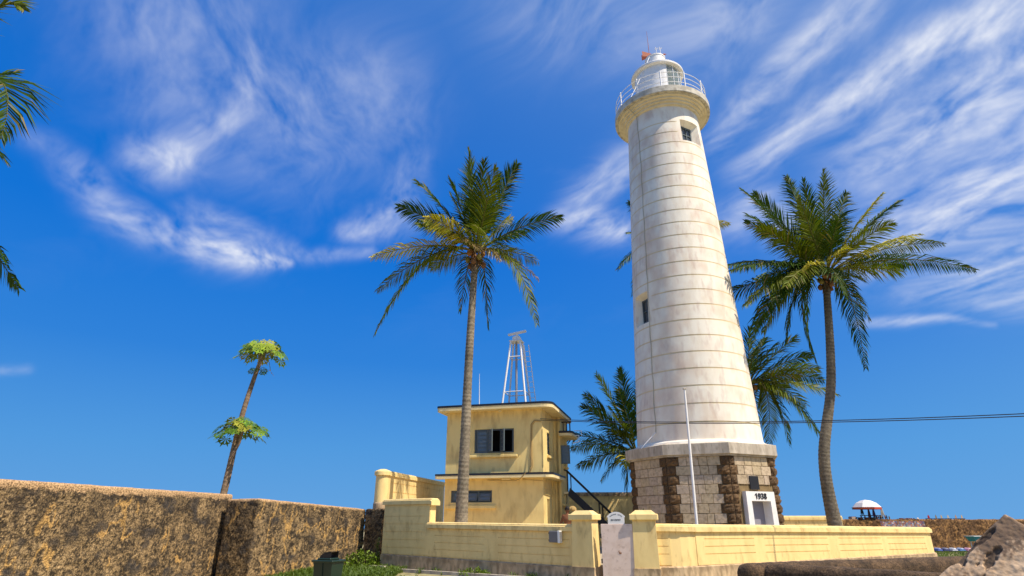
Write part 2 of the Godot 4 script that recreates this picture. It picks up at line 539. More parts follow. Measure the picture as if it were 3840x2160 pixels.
# one frond: stalk and leaflets, coloured per vertex
func frond(base: Vector3, ctrl: Vector3, tip: Vector3, leaf: float, tone: Color, droop: float, keep := 1.0) -> Geo:
	var g := Geo.new()
	var length := (tip - base).length()
	var num := int(clampf(length * 14.0, 26, 76))
	var pts := []
	var rad := []
	for i in 9:
		var t := i / 8.0
		pts.append(bez(base, ctrl, tip, t))
		rad.append(lerpf(0.045, 0.008, t))
	g.col = tone.lerp(Color(0.2, 0.17, 0.05), 0.55)
	g.tube(pts, rad, 5, false)
	var ref := Vector3.UP
	var flatdir := (tip - base) * Vector3(1, 0, 1)
	if flatdir.length() < 0.35 * length:
		ref = Vector3(rng.randf_range(-0.4, 0.4), 0.3, -1).normalized()
	var twist := rng.randf_range(0.45, 1.25) * (1.0 if rng.randf() < 0.5 else -1.0)
	var rise := 0.5 * clampf((tip - base).normalized().y, 0.0, 1.0)
	for i in num:
		var t := 0.16 + 0.84 * (i + 0.5) / num
		var p := bez(base, ctrl, tip, t)
		var tan := (bez(base, ctrl, tip, minf(t + 0.02, 1.0)) - bez(base, ctrl, tip, t - 0.02)).normalized()
		var side := tan.cross(ref).normalized()
		side = side.rotated(tan, twist * t)
		var nrm := side.cross(tan).normalized()
		var L := leaf * 1.3 * (0.5 + 0.5 * sin(PI * pow(t, 0.75))) * (1.0 if t < 0.8 else lerpf(1.0, 0.5, (t - 0.8) / 0.2))
		for s in [-1.0, 1.0]:
			if rng.randf() > keep: continue
			var l := L * rng.randf_range(0.8, 1.12)
			var dir: Vector3 = (side * s * lerpf(1.0, 0.6, t) + tan * (lerpf(0.4, 0.85, t) + rise) + nrm * rng.randf_range(0.0, 0.3) - Vector3.UP * droop * rng.randf_range(0.1, 0.5)).normalized()
			var wv := (tan - dir * tan.dot(dir) + nrm * rng.randf_range(-0.7, 0.7)).normalized() * (0.022 + 0.006 * rng.randf()) * clampf(leaf / 0.75, 0.7, 1.2)
			var dir2 := (dir - Vector3.UP * droop * rng.randf_range(0.5, 1.1)).normalized()
			var mid := p + dir * l * 0.5
			var end := mid + dir2 * l * 0.55
			var v := rng.randf_range(0.6, 1.4)
			g.col = Color(tone.r * v * rng.randf_range(0.9, 1.15), tone.g * v, tone.b * v)
			if rng.randf() < 0.05: g.col = g.col.lerp(Color(0.35, 0.25, 0.1), 0.6)
			g.q(p - wv * 0.6, p + wv * 0.6, mid + wv, mid - wv)
			g.t(mid - wv, mid + wv, end)
	return g

const GREEN := Color(0.045, 0.09, 0.007)
const OLIVE := Color(0.14, 0.175, 0.011)
const YELLOW := Color(0.48, 0.43, 0.05)
const DEAD := Color(0.4, 0.29, 0.14)

func tone_of(k: String) -> Color:
	return {"g": GREEN, "o": OLIVE, "y": YELLOW, "d": DEAD}[k]

func trunk(pts: Array, r0: float, r1: float, called := "trunk", parent: Node = self, tint := Color(0.36, 0.3, 0.21)) -> void:
	var g := Geo.new()
	var cv := Curve3D.new()
	for i in pts.size():
		var a: Vector3 = pts[maxi(i - 1, 0)]
		var b: Vector3 = pts[mini(i + 1, pts.size() - 1)]
		cv.add_point(pts[i], (a - b) / 6.0, (b - a) / 6.0)
	var L := cv.get_baked_length()
	var rows := int(L / 0.055)
	var pp := []
	var rr := []
	var cc := []
	for i in rows + 1:
		var t := float(i) / rows
		pp.append(cv.sample_baked(t * L, true))
		var ring := float(i % 3 == 0)
		var sw := 1.0 + 0.35 * pow(1.0 - t, 8.0)
		rr.append(lerpf(r0, r1, t) * sw * (1.0 + ring * 0.045 + 0.03 * nz.get_noise_1d(t * L * 0.7 + r0 * 90.0)))
		var v := 0.9 + 0.35 * nz.get_noise_1d(t * L * 0.5) - ring * 0.22
		var cl := Color(tint.r * v, tint.g * v, tint.b * v)
		cc.append(cl.lerp(Color(0.12, 0.1, 0.07), clampf(nf.get_noise_1d(t * L * 2.0) * 1.2, 0.0, 0.6)))
	g.tube(pp, rr, 14, true, cc)
	obj(called, g, M.bark, parent)

# fronds: [right, up, towards the viewer, tone, leaflet length, droop, share of leaflets kept]
func palm(label: String, base: Vector3, path: Array, crown: Vector3, list: Array, r0: float, r1: float, nuts := 8, big := 1.0, group := "coconut palms around the lighthouse") -> Node3D:
	var o := thing("coconut_palm", label, "palm tree", base, 0.0, group)
	var pts := []
	for p in path: pts.append(p - base)
	trunk(pts, r0, r1, "trunk", o, Color(0.36, 0.3, 0.21) * (1.0 if big == 1.0 else 0.68))
	var c := crown - base
	for f in list:
		var off := Vector3(f[0], f[1], f[2]) * big
		var L := off.length()
		var flatd := (off * Vector3(1, 0, 1))
		var start := c + flatd.normalized() * 0.14 + Vector3.UP * 0.1
		var tip := c + off
		var up: float = clampf(off.y / L, -1, 1)
		var ctrl := c + off * 0.5 + Vector3.UP * L * lerpf(0.2, 0.07, absf(up))
		if f.size() > 7 and f[7] is Vector3: ctrl = c + f[7]
		elif up < -0.3: ctrl = c + flatd.normalized() * L * 0.42 + Vector3.UP * L * 0.12
		var leaf: float = f[4] if f.size() > 4 else 0.82
		obj("frond", frond(start, ctrl, tip, leaf, tone_of(f[3]), f[5] if f.size() > 5 else 0.55, f[6] if f.size() > 6 else 1.0), M.leaf, o)
	for k in 6:
		var a := TAU * k / 6.0 + r0 * 40.0
		var el := deg_to_rad(rng.randf_range(-10, 45))
		var off := Vector3(cos(a) * cos(el), sin(el), sin(a) * cos(el)) * rng.randf_range(2.0, 2.9)
		obj("frond", frond(c + off * 0.05, c + off * 0.5 + Vector3.UP * 0.4, c + off, 0.75, [GREEN, OLIVE][k % 2], 0.6), M.leaf, o)
	for k in nuts:
		var g := Geo.new()
		var a := TAU * k / nuts + 0.4
		var at := c + Vector3(cos(a) * 0.34, -0.12 - 0.22 * (k % 3), sin(a) * 0.34)
		g.col = [Color(0.33, 0.15, 0.04), Color(0.24, 0.2, 0.05), Color(0.2, 0.1, 0.04)][k % 3]
		var pr := []
		for i in 9:
			var th := PI * i / 8.0
			pr.append(Vector2(0.12 * sin(th) * (1.0 + 0.1 * cos(th)) + 0.001, -0.15 * cos(th)))
		g.lathe(at, pr, 10)
		obj("coconut", g, M.any, o)
	var fib := Geo.new()
	for k in 90:
		var a := rng.randf() * TAU
		var d := Vector3(cos(a), 0, sin(a))
		var p0 := c + d * 0.1 + Vector3.UP * rng.randf_range(-0.5, 0.2)
		var p1 := p0 + d * rng.randf_range(0.1, 0.4) + Vector3.UP * rng.randf_range(-0.6, 0.25)
		fib.col = Color(0.22, 0.11, 0.05) * rng.randf_range(0.6, 1.4)
		var w := Vector3(-d.z, 0, d.x) * rng.randf_range(0.02, 0.06)
		fib.q(p0 - w, p0 + w, p1 + w * 0.4, p1 - w * 0.4)
	obj("fibre", fib, M.any, o)
	return o

func scatter_fronds(n: int, L: float, lo: float, hi: float, sd: int) -> Array:
	rng.seed = sd
	var out := []
	for k in n:
		var az := k * 2.39996 + rng.randf_range(-0.3, 0.3)
		var el := deg_to_rad(lerpf(hi, lo, (k + 0.5) / n) + rng.randf_range(-8, 8))
		var l := L * rng.randf_range(0.85, 1.1)
		out.append([cos(az) * cos(el) * l, sin(el) * l, sin(az) * cos(el) * l, "gogggoy"[rng.randi() % 7], 0.8, 0.5])
	return out

# ---------------------------------------------------------------- fort stone
func fort_noise(p: Vector3) -> float:
	var a := nz.get_noise_3d(p.x * 1.1, p.y * 1.1, p.z * 1.1)
	var b := nf.get_noise_3d(p.x * 4.0, p.y * 4.5, p.z * 4.0)
	var pits := ns.get_noise_3d(p.x * 9.0 + 3.0, p.y * 11.0, p.z * 9.0)
	return a * 0.6 + b * 0.5 - smoothstep(0.15, 0.5, pits) * 0.45

# weathered plaster: dark crust, thin veins and patches of bare orange, a pale strip of plaster along the top
func fort_tint(p: Vector3, up: float, k: float, strip: float, orange: float) -> Color:
	var m := nf.get_noise_3d(p.x * 1.6, p.y * 1.6, p.z * 1.6)
	var f := ns.get_noise_3d(p.x * 19.0, p.y * 21.0, p.z * 19.0)
	var f2 := ns.get_noise_3d(p.x * 6.0 + 9.0, p.y * 7.0, p.z * 6.0)
	var grain := m * 0.55 + f * 1.05 + f2 * 0.75
	var c := Color(0.05, 0.033, 0.018).lerp(Color(0.56, 0.375, 0.18), clampf(0.38 + grain * 1.15, 0.0, 1.0))
	var where := nz.get_noise_3d(p.x * 0.45 + 3.0, p.y * 0.5, p.z * 0.45)
	var vein := 1.0 - absf(nz.get_noise_3d(p.x * 1.5 + 7.0, p.y * 0.8, p.z * 1.5)) * 6.5
	var patch := smoothstep(0.35, 0.7, vein * smoothstep(-0.08, 0.22, where + orange) + f * 0.3 + f2 * 0.25)
	c = c.lerp(Color(0.78, 0.46, 0.15), patch * 0.9)
	c = c.lerp(Color(0.06, 0.055, 0.055), smoothstep(0.25, 0.45, nf.get_noise_3d(p.x * 1.1, p.y * 1.5 + 20.0, p.z * 1.1) + f * 0.3) * 0.75)
	var streak := nz.get_noise_3d(p.x * 2.2 + 31.0, p.y * 0.35, p.z * 2.2)
	c = c.lerp(Color(0.07, 0.05, 0.03), smoothstep(0.0, 0.45, streak + f2 * 0.3) * 0.55 * smoothstep(0.2, 0.95, up))
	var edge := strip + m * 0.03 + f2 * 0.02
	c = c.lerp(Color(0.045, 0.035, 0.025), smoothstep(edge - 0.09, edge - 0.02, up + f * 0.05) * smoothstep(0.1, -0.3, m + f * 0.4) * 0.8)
	c = c.lerp(Color(0.8, 0.52, 0.27).lerp(Color(0.62, 0.38, 0.19), clampf(0.4 + f * 0.5 + m * 0.6, 0, 1)), smoothstep(edge - 0.012, edge + 0.008, up + f * 0.02))
	return c

func fort_wall(label: String, a: Vector3, b: Vector3, top_a: float, top_b: float, thick: float, cell: float, coping: float, orange: float, amp := 0.03, warm := 0.0) -> void:
	# a and b: front foot of the wall; the thickness goes away from the viewer
	var d := b - a
	var L := d.length()
	d /= L
	var nrm := Vector3(-d.z, 0, d.x)
	var h := (top_a + top_b) / 2.0
	var o := thing("fort_wall", label, "wall", (a + b) / 2.0 - nrm * thick / 2.0)
	var at := o.position
	var g := Geo.new()
	var xf := Transform3D(Basis(d, Vector3.UP, nrm), Vector3.UP * (h / 2.0))
	g.rough(Vector3(L, h, thick), cell, 0.07, amp, xf, func(p): return fort_noise(p + at) * (1.0 if p.y < h - coping else 0.45), func(p, u, k):
		var c := fort_tint(p + at, u, k, 1.0 - coping / h if coping > 0 else 2.0, orange)
		return c.lerp(Color(0.12, 0.055, 0.02).lerp(Color(0.62, 0.31, 0.1), clampf(c.g * 2.4, 0, 1)), warm), top_b - top_a)
	obj("body", g, M.fort, o)

# ---------------------------------------------------------------- small solid figures (surface nets)
func nets(bones: Array, lo: Vector3, hi: Vector3, cell: float, blend: float, paint: Callable) -> Geo:
	var nx := int((hi.x - lo.x) / cell) + 2
	var ny := int((hi.y - lo.y) / cell) + 2
	var nzz := int((hi.z - lo.z) / cell) + 2
	var f := PackedFloat32Array()
	f.resize(nx * ny * nzz)
	f.fill(1.0)
	for b in bones:
		var p: Vector3 = b[0]
		var qv: Vector3 = b[1]
		var r0: float = b[2]
		var r1: float = b[3]
		var m := maxf(r0, r1) + blend + cell * 2
		var a0 := ((p.min(qv) - Vector3.ONE * m - lo) / cell).floor().clamp(Vector3.ZERO, Vector3(nx - 1, ny - 1, nzz - 1))
		var a1 := ((p.max(qv) + Vector3.ONE * m - lo) / cell).ceil().clamp(Vector3.ZERO, Vector3(nx - 1, ny - 1, nzz - 1))
		var ax := qv - p
		var l2 := maxf(ax.length_squared(), 1e-9)
		for z in range(int(a0.z), int(a1.z) + 1):
			for y in range(int(a0.y), int(a1.y) + 1):
				for x in range(int(a0.x), int(a1.x) + 1):
					var w := lo + Vector3(x, y, z) * cell
					var t := clampf((w - p).dot(ax) / l2, 0.0, 1.0)
					var d := w.distance_to(p + ax * t) - lerpf(r0, r1, t)
					var id := (z * ny + y) * nx + x
					var o := f[id]
					var hh := maxf(blend - absf(d - o), 0.0) / blend
					f[id] = minf(d, o) - hh * hh * blend * 0.25
	var g := Geo.new()
	var vid := {}
	for z in nzz - 1:
		for y in ny - 1:
			for x in nx - 1:
				var sum := Vector3.ZERO
				var cnt := 0
				var base := (z * ny + y) * nx + x
				var in0 := f[base] < 0
				var mixd := false
				var val := []
				for k in 8:
					var vv := f[base + (k & 1) + ((k >> 1) & 1) * nx + (k >> 2) * nx * ny]
					val.append(vv)
					if (vv < 0) != in0: mixd = true
				if not mixd: continue
				for e in [[0, 1], [2, 3], [4, 5], [6, 7], [0, 2], [1, 3], [4, 6], [5, 7], [0, 4], [1, 5], [2, 6], [3, 7]]:
					var u: float = val[e[0]]
					var w2: float = val[e[1]]
					if (u < 0) == (w2 < 0): continue
					var t := u / (u - w2)
					var pa := Vector3(e[0] & 1, (e[0] >> 1) & 1, e[0] >> 2)
					var pb := Vector3(e[1] & 1, (e[1] >> 1) & 1, e[1] >> 2)
					sum += pa.lerp(pb, t)
					cnt += 1
				var pos := lo + (Vector3(x, y, z) + sum / cnt) * cell
				var gr := Vector3(val[1] - val[0] + val[3] - val[2] + val[5] - val[4] + val[7] - val[6], val[2] - val[0] + val[3] - val[1] + val[6] - val[4] + val[7] - val[5], val[4] - val[0] + val[5] - val[1] + val[6] - val[2] + val[7] - val[3])
				vid[base] = g.vert(pos, gr.normalized(), paint.call(pos))
	var sx := 1
	var sy := nx
	var sz := nx * ny
	for base in vid:
		for e in [[sx, sy, sz], [sy, sz, sx], [sz, sx, sy]]:
			var a0 := f[base]
			var a1 := f[base + e[0]]
			if (a0 < 0) == (a1 < 0): continue
			if not (vid.has(base - e[1]) and vid.has(base - e[2]) and vid.has(base - e[1] - e[2])): continue
			var q := [vid[base], vid[base - e[1]], vid[base - e[1] - e[2]], vid[base - e[2]]]
			if a0 < 0: g.ix.append_array(PackedInt32Array([q[0], q[2], q[1], q[0], q[3], q[2]]))
			else: g.ix.append_array(PackedInt32Array([q[0], q[1], q[2], q[0], q[2], q[3]]))
	return g

# ---------------------------------------------------------------- builders
# a wall of thickness th along local x (0..L), outside at +z, with rectangular holes [x0, x1, y0, y1] sorted by x
func holed(g: Geo, xf: Transform3D, L: float, y0: float, y1: float, th: float, holes: Array) -> void:
	var x := 0.0
	var put := func(a: float, b: float, c: float, d: float) -> void:
		if b - a > 1e-4 and d - c > 1e-4: g.box(xf * Vector3((a + b) / 2, (c + d) / 2, -th / 2), Vector3(b - a, d - c, th), xf.basis)
	for h in holes:
		put.call(x, h[0], y0, y1)
		put.call(h[0], h[1], y0, h[2])
		put.call(h[0], h[1], h[3], y1)
		x = h[1]
	put.call(x, L, y0, y1)

func round_poly(pts: Array, rad: Array) -> PackedVector2Array:
	var out := PackedVector2Array()
	for i in pts.size():
		var p: Vector2 = pts[i]
		var a: Vector2 = pts[(i + pts.size() - 1) % pts.size()]
		var b: Vector2 = pts[(i + 1) % pts.size()]
		var r: float = rad[i]
		if r <= 0:
			out.append(p)
			continue
		var pa := p + (a - p).normalized() * r
		var pb := p + (b - p).normalized() * r
		for k in 7:
			var t := k / 6.0
			out.append(pa.lerp(p, t).lerp(p.lerp(pb, t), t))
	return out

# polygon of (x, -z) lying flat
func slab(g: Geo, poly: PackedVector2Array, y0: float, y1: float) -> void:
	g.prism(poly, y0, y1, Transform3D(Basis(Vector3.RIGHT, Vector3.FORWARD, Vector3.UP), Vector3.ZERO))

# boards of plaster proud of a wall face, with grooves left between them in each panel; along a to b, out to the right
func panelled(g: Geo, a: Vector3, b: Vector3, rise_a: float, rise_b: float, panels: Array, y0: float, y1: float, cuts: Array, proud := 0.016) -> void:
	var d := b - a
	var n := Vector3(-d.z, 0, d.x).normalized()
	var put := func(s0: float, s1: float, h0: float, h1: float) -> void:
		var p0 := a + d * s0
		var p1 := a + d * s1
		var r0 := lerpf(rise_a, rise_b, s0)
		var r1 := lerpf(rise_a, rise_b, s1)
		var u := Vector3.UP
		g.hexa([p0 + n * proud + u * (h0 + r0), p1 + n * proud + u * (h0 + r1), p1 - n * 0.02 + u * (h0 + r1), p0 - n * 0.02 + u * (h0 + r0), p0 + n * proud + u * (h1 + r0), p1 + n * proud + u * (h1 + r1), p1 - n * 0.02 + u * (h1 + r1), p0 - n * 0.02 + u * (h1 + r0)])
	var s := 0.0
	for p in panels:
		put.call(s, p[0], y0, y1)
		var lo := y0
		for c in cuts:
			put.call(p[0], p[1], lo, c - 0.011)
			lo = c + 0.011
		put.call(p[0], p[1], lo, y1)
		s = p[1]
	if s < 0.999: put.call(s, 1.0, y0, y1)

func lettering(txt: String, size: float, depth: float, m: Material, parent: Node, at: Vector3, basis := Basis.IDENTITY, called := "lettering", bold := 700) -> MeshInstance3D:
	var tm := TextMesh.new()
	var f := SystemFont.new()
	f.font_names = PackedStringArray(["Droid Sans"])
	f.font_weight = bold
	tm.font = f
	tm.text = txt
	tm.font_size = 64
	tm.pixel_size = size / 46.0
	tm.depth = depth
	var o := obj(called, tm, m, parent)
	o.transform = Transform3D(basis, at)
	return o

func lighthouse() -> void:
	var o := thing("lighthouse", "tall white round lighthouse on an eight-sided stone base, with a railed gallery", "lighthouse", Vector3(8.12, 0.4, -26.3), deg_to_rad(-20.0))
	rng.seed = 77
	# --- stone base
	var base := Geo.new()
	var base_o := Node3D.new()
	base_o.name = "stone_base"
	o.add_child(base_o)
	var t8 := tan(PI / 8)
	var ap := 2.8
	for k in 8:
		var B := Basis(Vector3.UP, k * PI / 4)
		var seg := func(x0: float, x1: float, y0: float, y1: float, end0: bool, end1: bool) -> void:
			var za := ap
			var zb := ap - 0.6
			var i0 := -zb * t8 if end0 else x0
			var i1 := zb * t8 if end1 else x1
			g_hexa(base, B, [Vector3(x0, y0, za), Vector3(x1, y0, za), Vector3(i1, y0, zb), Vector3(i0, y0, zb)], y1)
		var w := ap * t8
		if k == 1:
			seg.call(-w, -0.56, 0.0, 3.53, true, false)
			seg.call(0.6, w, 0.0, 3.53, false, true)
			seg.call(-0.56, 0.6, 1.95, 3.53, false, false)
		else:
			seg.call(-w, w, 0.0, 3.53, true, true)
	obj("core_wall", base, M.mortar, base_o)
	var half := 2.83 * t8
	var rh := 0.3445
	for k in [-2, -1, 0, 1, 2]:
		var B := Basis(Vector3.UP, k * PI / 4)
		for r in 10:
			var y1 := 3.52 - r * rh
			var y0 := y1 - rh + 0.016
			var long: bool = (r + k + 10) % 2 == 0
			var ql := 0.44 if long else 0.31
			var qr := 0.44 if not long else 0.31
			if k == -1 or k == 1:
				ql = 0.33 if long else 0.24
				qr = 0.33 if not long else 0.24
			ql += rng.randf_range(-0.03, 0.03)
			qr += rng.randf_range(-0.03, 0.03)
			var door_row: bool = k == 1 and y0 < 2.24
			for s in [-1, 1]:
				var wq := ql if s < 0 else qr
				if door_row: wq = minf(wq, half - 0.78)
				if wq < 0.1: continue
				var g := Geo.new()
				var cx: float = s * (half - 0.013 - wq / 2)
				rock_face(g, B, Vector3(cx, (y0 + y1) / 2, 2.83), Vector3(wq, y1 - y0, 0.1), 0.075)
				obj("quoin", g, M.quoin[rng.randi() % 3], base_o)
			var xs := [-half + ql + 0.03]
			var end := half - qr - 0.03
			while end - xs[-1] > 0.62:
				var w2 := rng.randf_range(0.26, 0.58)
				if end - xs[-1] - w2 < 0.2: w2 = (end - xs[-1]) / 2
				xs.append(xs[-1] + w2)
			xs.append(end)
			for i in xs.size() - 1:
				var a: float = xs[i]
				var b: float = xs[i + 1] - 0.014
				if door_row and b > -0.72 and a < 0.76:
					continue
				var g := Geo.new()
				var pz := rng.randf_range(-0.005, 0.007)
				g.box(B * Vector3((a + b) / 2, (y0 + y1) / 2, 2.79 + pz), Vector3(b - a, y1 - y0, 0.1), B, 0.009)
				obj("stone_block", g, M.block[rng.randi() % 4], base_o)
	# --- cornice
	var co := Geo.new()
	for k in 8:
		var B := Basis(Vector3.UP, k * PI / 4)
		for ring in [[2.9, 3.53, 3.6], [3.0, 3.6, 4.0]]:
			g_ring(co, B, ring[0], 2.2, ring[1], ring[2], t8)
		var pr := [Vector3(-3.0 * t8, 4.0, 3.0), Vector3(3.0 * t8, 4.0, 3.0), Vector3(2.6 * t8, 4.1, 2.6), Vector3(-2.6 * t8, 4.1, 2.6)]
		co.q(B * pr[0], B * pr[1], B * pr[2], B * pr[3])
	obj("cornice", co, M.cornice, o)
	var sk := Geo.new()
	sk.lathe(Vector3.ZERO, [Vector2(2.84, 4.02), Vector2(2.78, 4.13), Vector2(2.66, 4.2), Vector2(2.6, 4.21)], 96)
	obj("skirt", sk, M.tower, o)
	# --- shaft with grooves and two window openings
	var hs := []
	var y := 19.87
	var step := 0.62
	var grooves := []
	while y > 4.7:
		grooves.append(y)
		y -= step
		step += 0.0058
	hs.append(4.06)
	for i in range(grooves.size() - 1, -1, -1):
		var gy: float = grooves[i]
		hs.append_array([gy - 0.034, gy - 0.026, gy + 0.026, gy + 0.034])
		for m in 3: hs.append(gy + 0.15 + m * 0.14)
	hs.append(21.0)
	var wins := [[8, 18, 18.76, 20.04, 0.33, 0.46, -0.02], [-17, -10, 9.48, 10.98, 0.38, 0.56, 0.0]]
	for w in wins: hs.append_array([w[2], w[3]])
	hs.sort()
	var seg_n := 96
	var rad := func(h: float) -> float: return lerpf(2.63, 1.83, (h - 4.06) / 16.9)
	var sh := Geo.new()
	for i in hs.size() - 1:
		var h0: float = hs[i]
		var h1: float = hs[i + 1]
		if h1 - h0 < 1e-4: continue
		var kb := sh.v.size()
		for s in seg_n + 1:
			var a := TAU * s / seg_n
			var sa := s if s <= 48 else s - 96
			for h in [h0, h1]:
				var inset := 0.0
				for gy in grooves:
					if absf(h - gy) < 0.03:
						inset = 0.016
						for w in wins:
							if sa > w[0] - 2 and sa < w[1] + 2 and gy > w[2] - 0.1 and gy < w[3] + 0.1: inset = 0.0
				var dir := Vector3(sin(a), 0, cos(a))
				var r: float = rad.call(h) - inset
				var p: Vector3 = dir * r + Vector3.UP * h
				var dark := clampf(nz.get_noise_3d(p.x * 0.55, p.y * 0.45, p.z * 0.55) + 0.55 * nf.get_noise_3d(p.x * 1.6, p.y * 1.6, p.z * 1.6) + 0.18, 0.0, 1.0)
				var c := Color(1, 1, 1).lerp(Color(0.82, 0.66, 0.58), dark * 0.8)
				if inset > 0: c = Color(0.9, 0.78, 0.55)
				sh.v.append(p)
				sh.n.append((dir + Vector3.UP * 0.047).normalized())
				sh.c.append(c)
		for s in seg_n:
			var sa := s if s < 48 else s - 96
			var hole := false
			for w in wins:
				if sa >= w[0] and sa < w[1] and h0 >= w[2] - 1e-4 and h1 <= w[3] + 1e-4: hole = true
			if hole: continue
			var b := kb + s * 2
			sh.ix.append_array(PackedInt32Array([b, b + 1, b + 3, b, b + 3, b + 2]))
	obj("shaft", sh, M.tower, o)
	for w in wins:
		var amid: float = TAU * (w[0] + w[1]) / 2.0 / seg_n
		var B := Basis(Vector3.UP, amid)
		var hm: float = (w[2] + w[3]) / 2
		var rm: float = rad.call(hm)
		var hw: float = w[4]
		var hh: float = w[5]
		var win := Node3D.new()
		win.name = "window" if w[0] > 0 else "window_001"
		o.add_child(win)
		var inner := func(tx: float, ty: float) -> Vector3: return B * Vector3(tx * hw, hm + ty * hh, rm - 0.38)
		var loop := []
		var n := int(w[1] - w[0])
		for i in n + 1:
			loop.append([w[0] + i, w[2], -1.0 + 2.0 * i / n, -1.0])
		for i in range(1, 9): loop.append([w[1], lerpf(w[2], w[3], i / 8.0), 1.0, -1.0 + i / 4.0])
		for i in range(1, n + 1): loop.append([w[1] - i, w[3], 1.0 - 2.0 * i / n, 1.0])
		for i in range(1, 9): loop.append([w[0], lerpf(w[3], w[2], i / 8.0), -1.0, 1.0 - i / 4.0])
		var g := Geo.new()
		for i in loop.size() - 1:
			var pts := []
			for q in [loop[i], loop[i + 1]]:
				var a: float = TAU * q[0] / seg_n
				pts.append(Vector3(sin(a), 0, cos(a)) * rad.call(q[1]) + Vector3.UP * q[1])
				pts.append(inner.call(q[2], q[3]))
			g.q(pts[0], pts[2], pts[3], pts[1])
		obj("reveal", g, M.tower, win)
		var f := Geo.new()
		for s in [-1.0, 1.0]:
			f.box(B * Vector3(s * (hw - 0.03), hm, rm - 0.37), Vector3(0.06, hh * 2, 0.05), B)
			f.box(B * Vector3(0, hm + s * (hh - 0.03), rm - 0.372), Vector3(hw * 2, 0.06, 0.05), B)
		f.box(B * Vector3(0, hm, rm - 0.371), Vector3(0.04, hh * 2 - 0.06, 0.04), B)
		f.box(B * Vector3(0, hm, rm - 0.373), Vector3(hw * 2 - 0.06, 0.035, 0.04), B)
		obj("frame", f, M.frame, win)
		var p := Geo.new()
		p.box(B * Vector3(0, hm, rm - 0.405), Vector3(hw * 2, hh * 2, 0.02), B)
		obj("pane", p, M.pane, win)
	# --- gallery
	var ga := Geo.new()
	ga.lathe(Vector3.ZERO, [Vector2(1.82, 20.86), Vector2(1.96, 20.9), Vector2(1.96, 21.0), Vector2(2.08, 21.02), Vector2(2.08, 21.11), Vector2(2.2, 21.13), Vector2(2.2, 21.21), Vector2(2.32, 21.23), Vector2(2.32, 21.3)], 96)
	obj("corbel", ga, M.cream_white, o)
	var gs := Geo.new()
	gs.lathe(Vector3.ZERO, [Vector2(2.2, 21.3), Vector2(2.47, 21.3), Vector2(2.49, 21.33), Vector2(2.49, 21.66), Vector2(2.46, 21.69), Vector2(0.5, 21.72)], 96)
	obj("gallery_slab", gs, M.slab, o)
	var rail := Node3D.new()
	rail.name = "railing"
	o.add_child(rail)
	for k in 12:
		var a := TAU * k / 12 + 0.12
		var g := Geo.new()
		g.tube([Vector3(sin(a) * 2.38, 21.68, cos(a) * 2.38), Vector3(sin(a) * 2.38, 22.66, cos(a) * 2.38)], [0.034], 8)
		obj("post", g, M.steel, rail)
	for k in 3:
		var pts := []
		for s in 49: pts.append(Vector3(sin(TAU * s / 48) * 2.38, 21.95 + k * 0.31, cos(TAU * s / 48) * 2.38))
		var g := Geo.new()
		g.tube(pts, [0.017], 6, false)
		obj("rail", g, M.steel, rail)
	# --- lantern room
	var lr := Node3D.new()
	lr.name = "lantern_room"
	o.add_child(lr)
	var g0 := deg_to_rad(28)
	var g1 := deg_to_rad(84)
	var lw := Geo.new()
	lw.lathe(Vector3.ZERO, [Vector2(1.3, 21.7), Vector2(1.3, 22.1), Vector2(1.24, 22.12)], 64)
	lw.lathe(Vector3.ZERO, [Vector2(1.24, 22.1), Vector2(1.24, 24.15)], 60, g1, g0 + TAU)
	lw.lathe(Vector3.ZERO, [Vector2(1.2, 24.15), Vector2(1.2, 22.1)], 60, g1, g0 + TAU)
	obj("wall", lw, M.white, lr)
	var gl := Geo.new()
	gl.lathe(Vector3.ZERO, [Vector2(1.22, 22.12), Vector2(1.22, 24.14)], 12, g0, g1)
	obj("pane", gl, M.glass, lr)
	for k in 4:
		var a := lerpf(g0, g1, k / 3.0)
		var g := Geo.new()
		g.tube([Vector3(sin(a) * 1.23, 22.1, cos(a) * 1.23), Vector3(sin(a) * 1.23, 24.15, cos(a) * 1.23)], [0.022], 6)
		obj("glazing_bar", g, M.steel, lr)
	var ln := Geo.new()
	ln.lathe(Vector3.ZERO, [Vector2(0.3, 22.0), Vector2(0.3, 22.5), Vector2(0.55, 22.7), Vector2(0.6, 23.1), Vector2(0.55, 23.5), Vector2(0.3, 23.8), Vector2(0.05, 23.85)], 24)
	obj("lens", ln, M.lens, lr)
	var rf := Geo.new()
	rf.lathe(Vector3.ZERO, [Vector2(1.15, 24.13), Vector2(1.42, 24.16), Vector2(1.43, 24.26), Vector2(1.38, 24.32), Vector2(1.05, 24.62), Vector2(0.75, 24.86), Vector2(0.58, 24.98), Vector2(0.54, 25.0), Vector2(0.54, 25.46), Vector2(0.57, 25.47), Vector2(0.57, 25.53), Vector2(0.45, 25.62), Vector2(0.22, 25.7), Vector2(0.02, 25.72)], 64)
	obj("roof", rf, M.white, lr)
	# --- vane and aerials on the roof
	var vn := Node3D.new()
	vn.name = "wind_vane"
	o.add_child(vn)
	vn.position = Vector3(0, 25.7, 0)
	vn.rotation.y = 0.25
	var g := Geo.new()
	g.tube([Vector3.ZERO, Vector3(0, 0.32, 0)], [0.03], 6)
	g.tube([Vector3(-0.5, 0.2, 0), Vector3(0.55, 0.2, 0)], [0.022], 6)
	g.tube([Vector3(0.5, 0.2, 0), Vector3(0.68, 0.2, 0)], [0.06, 0.004], 6)
	obj("arrow", g, M.rust, vn)
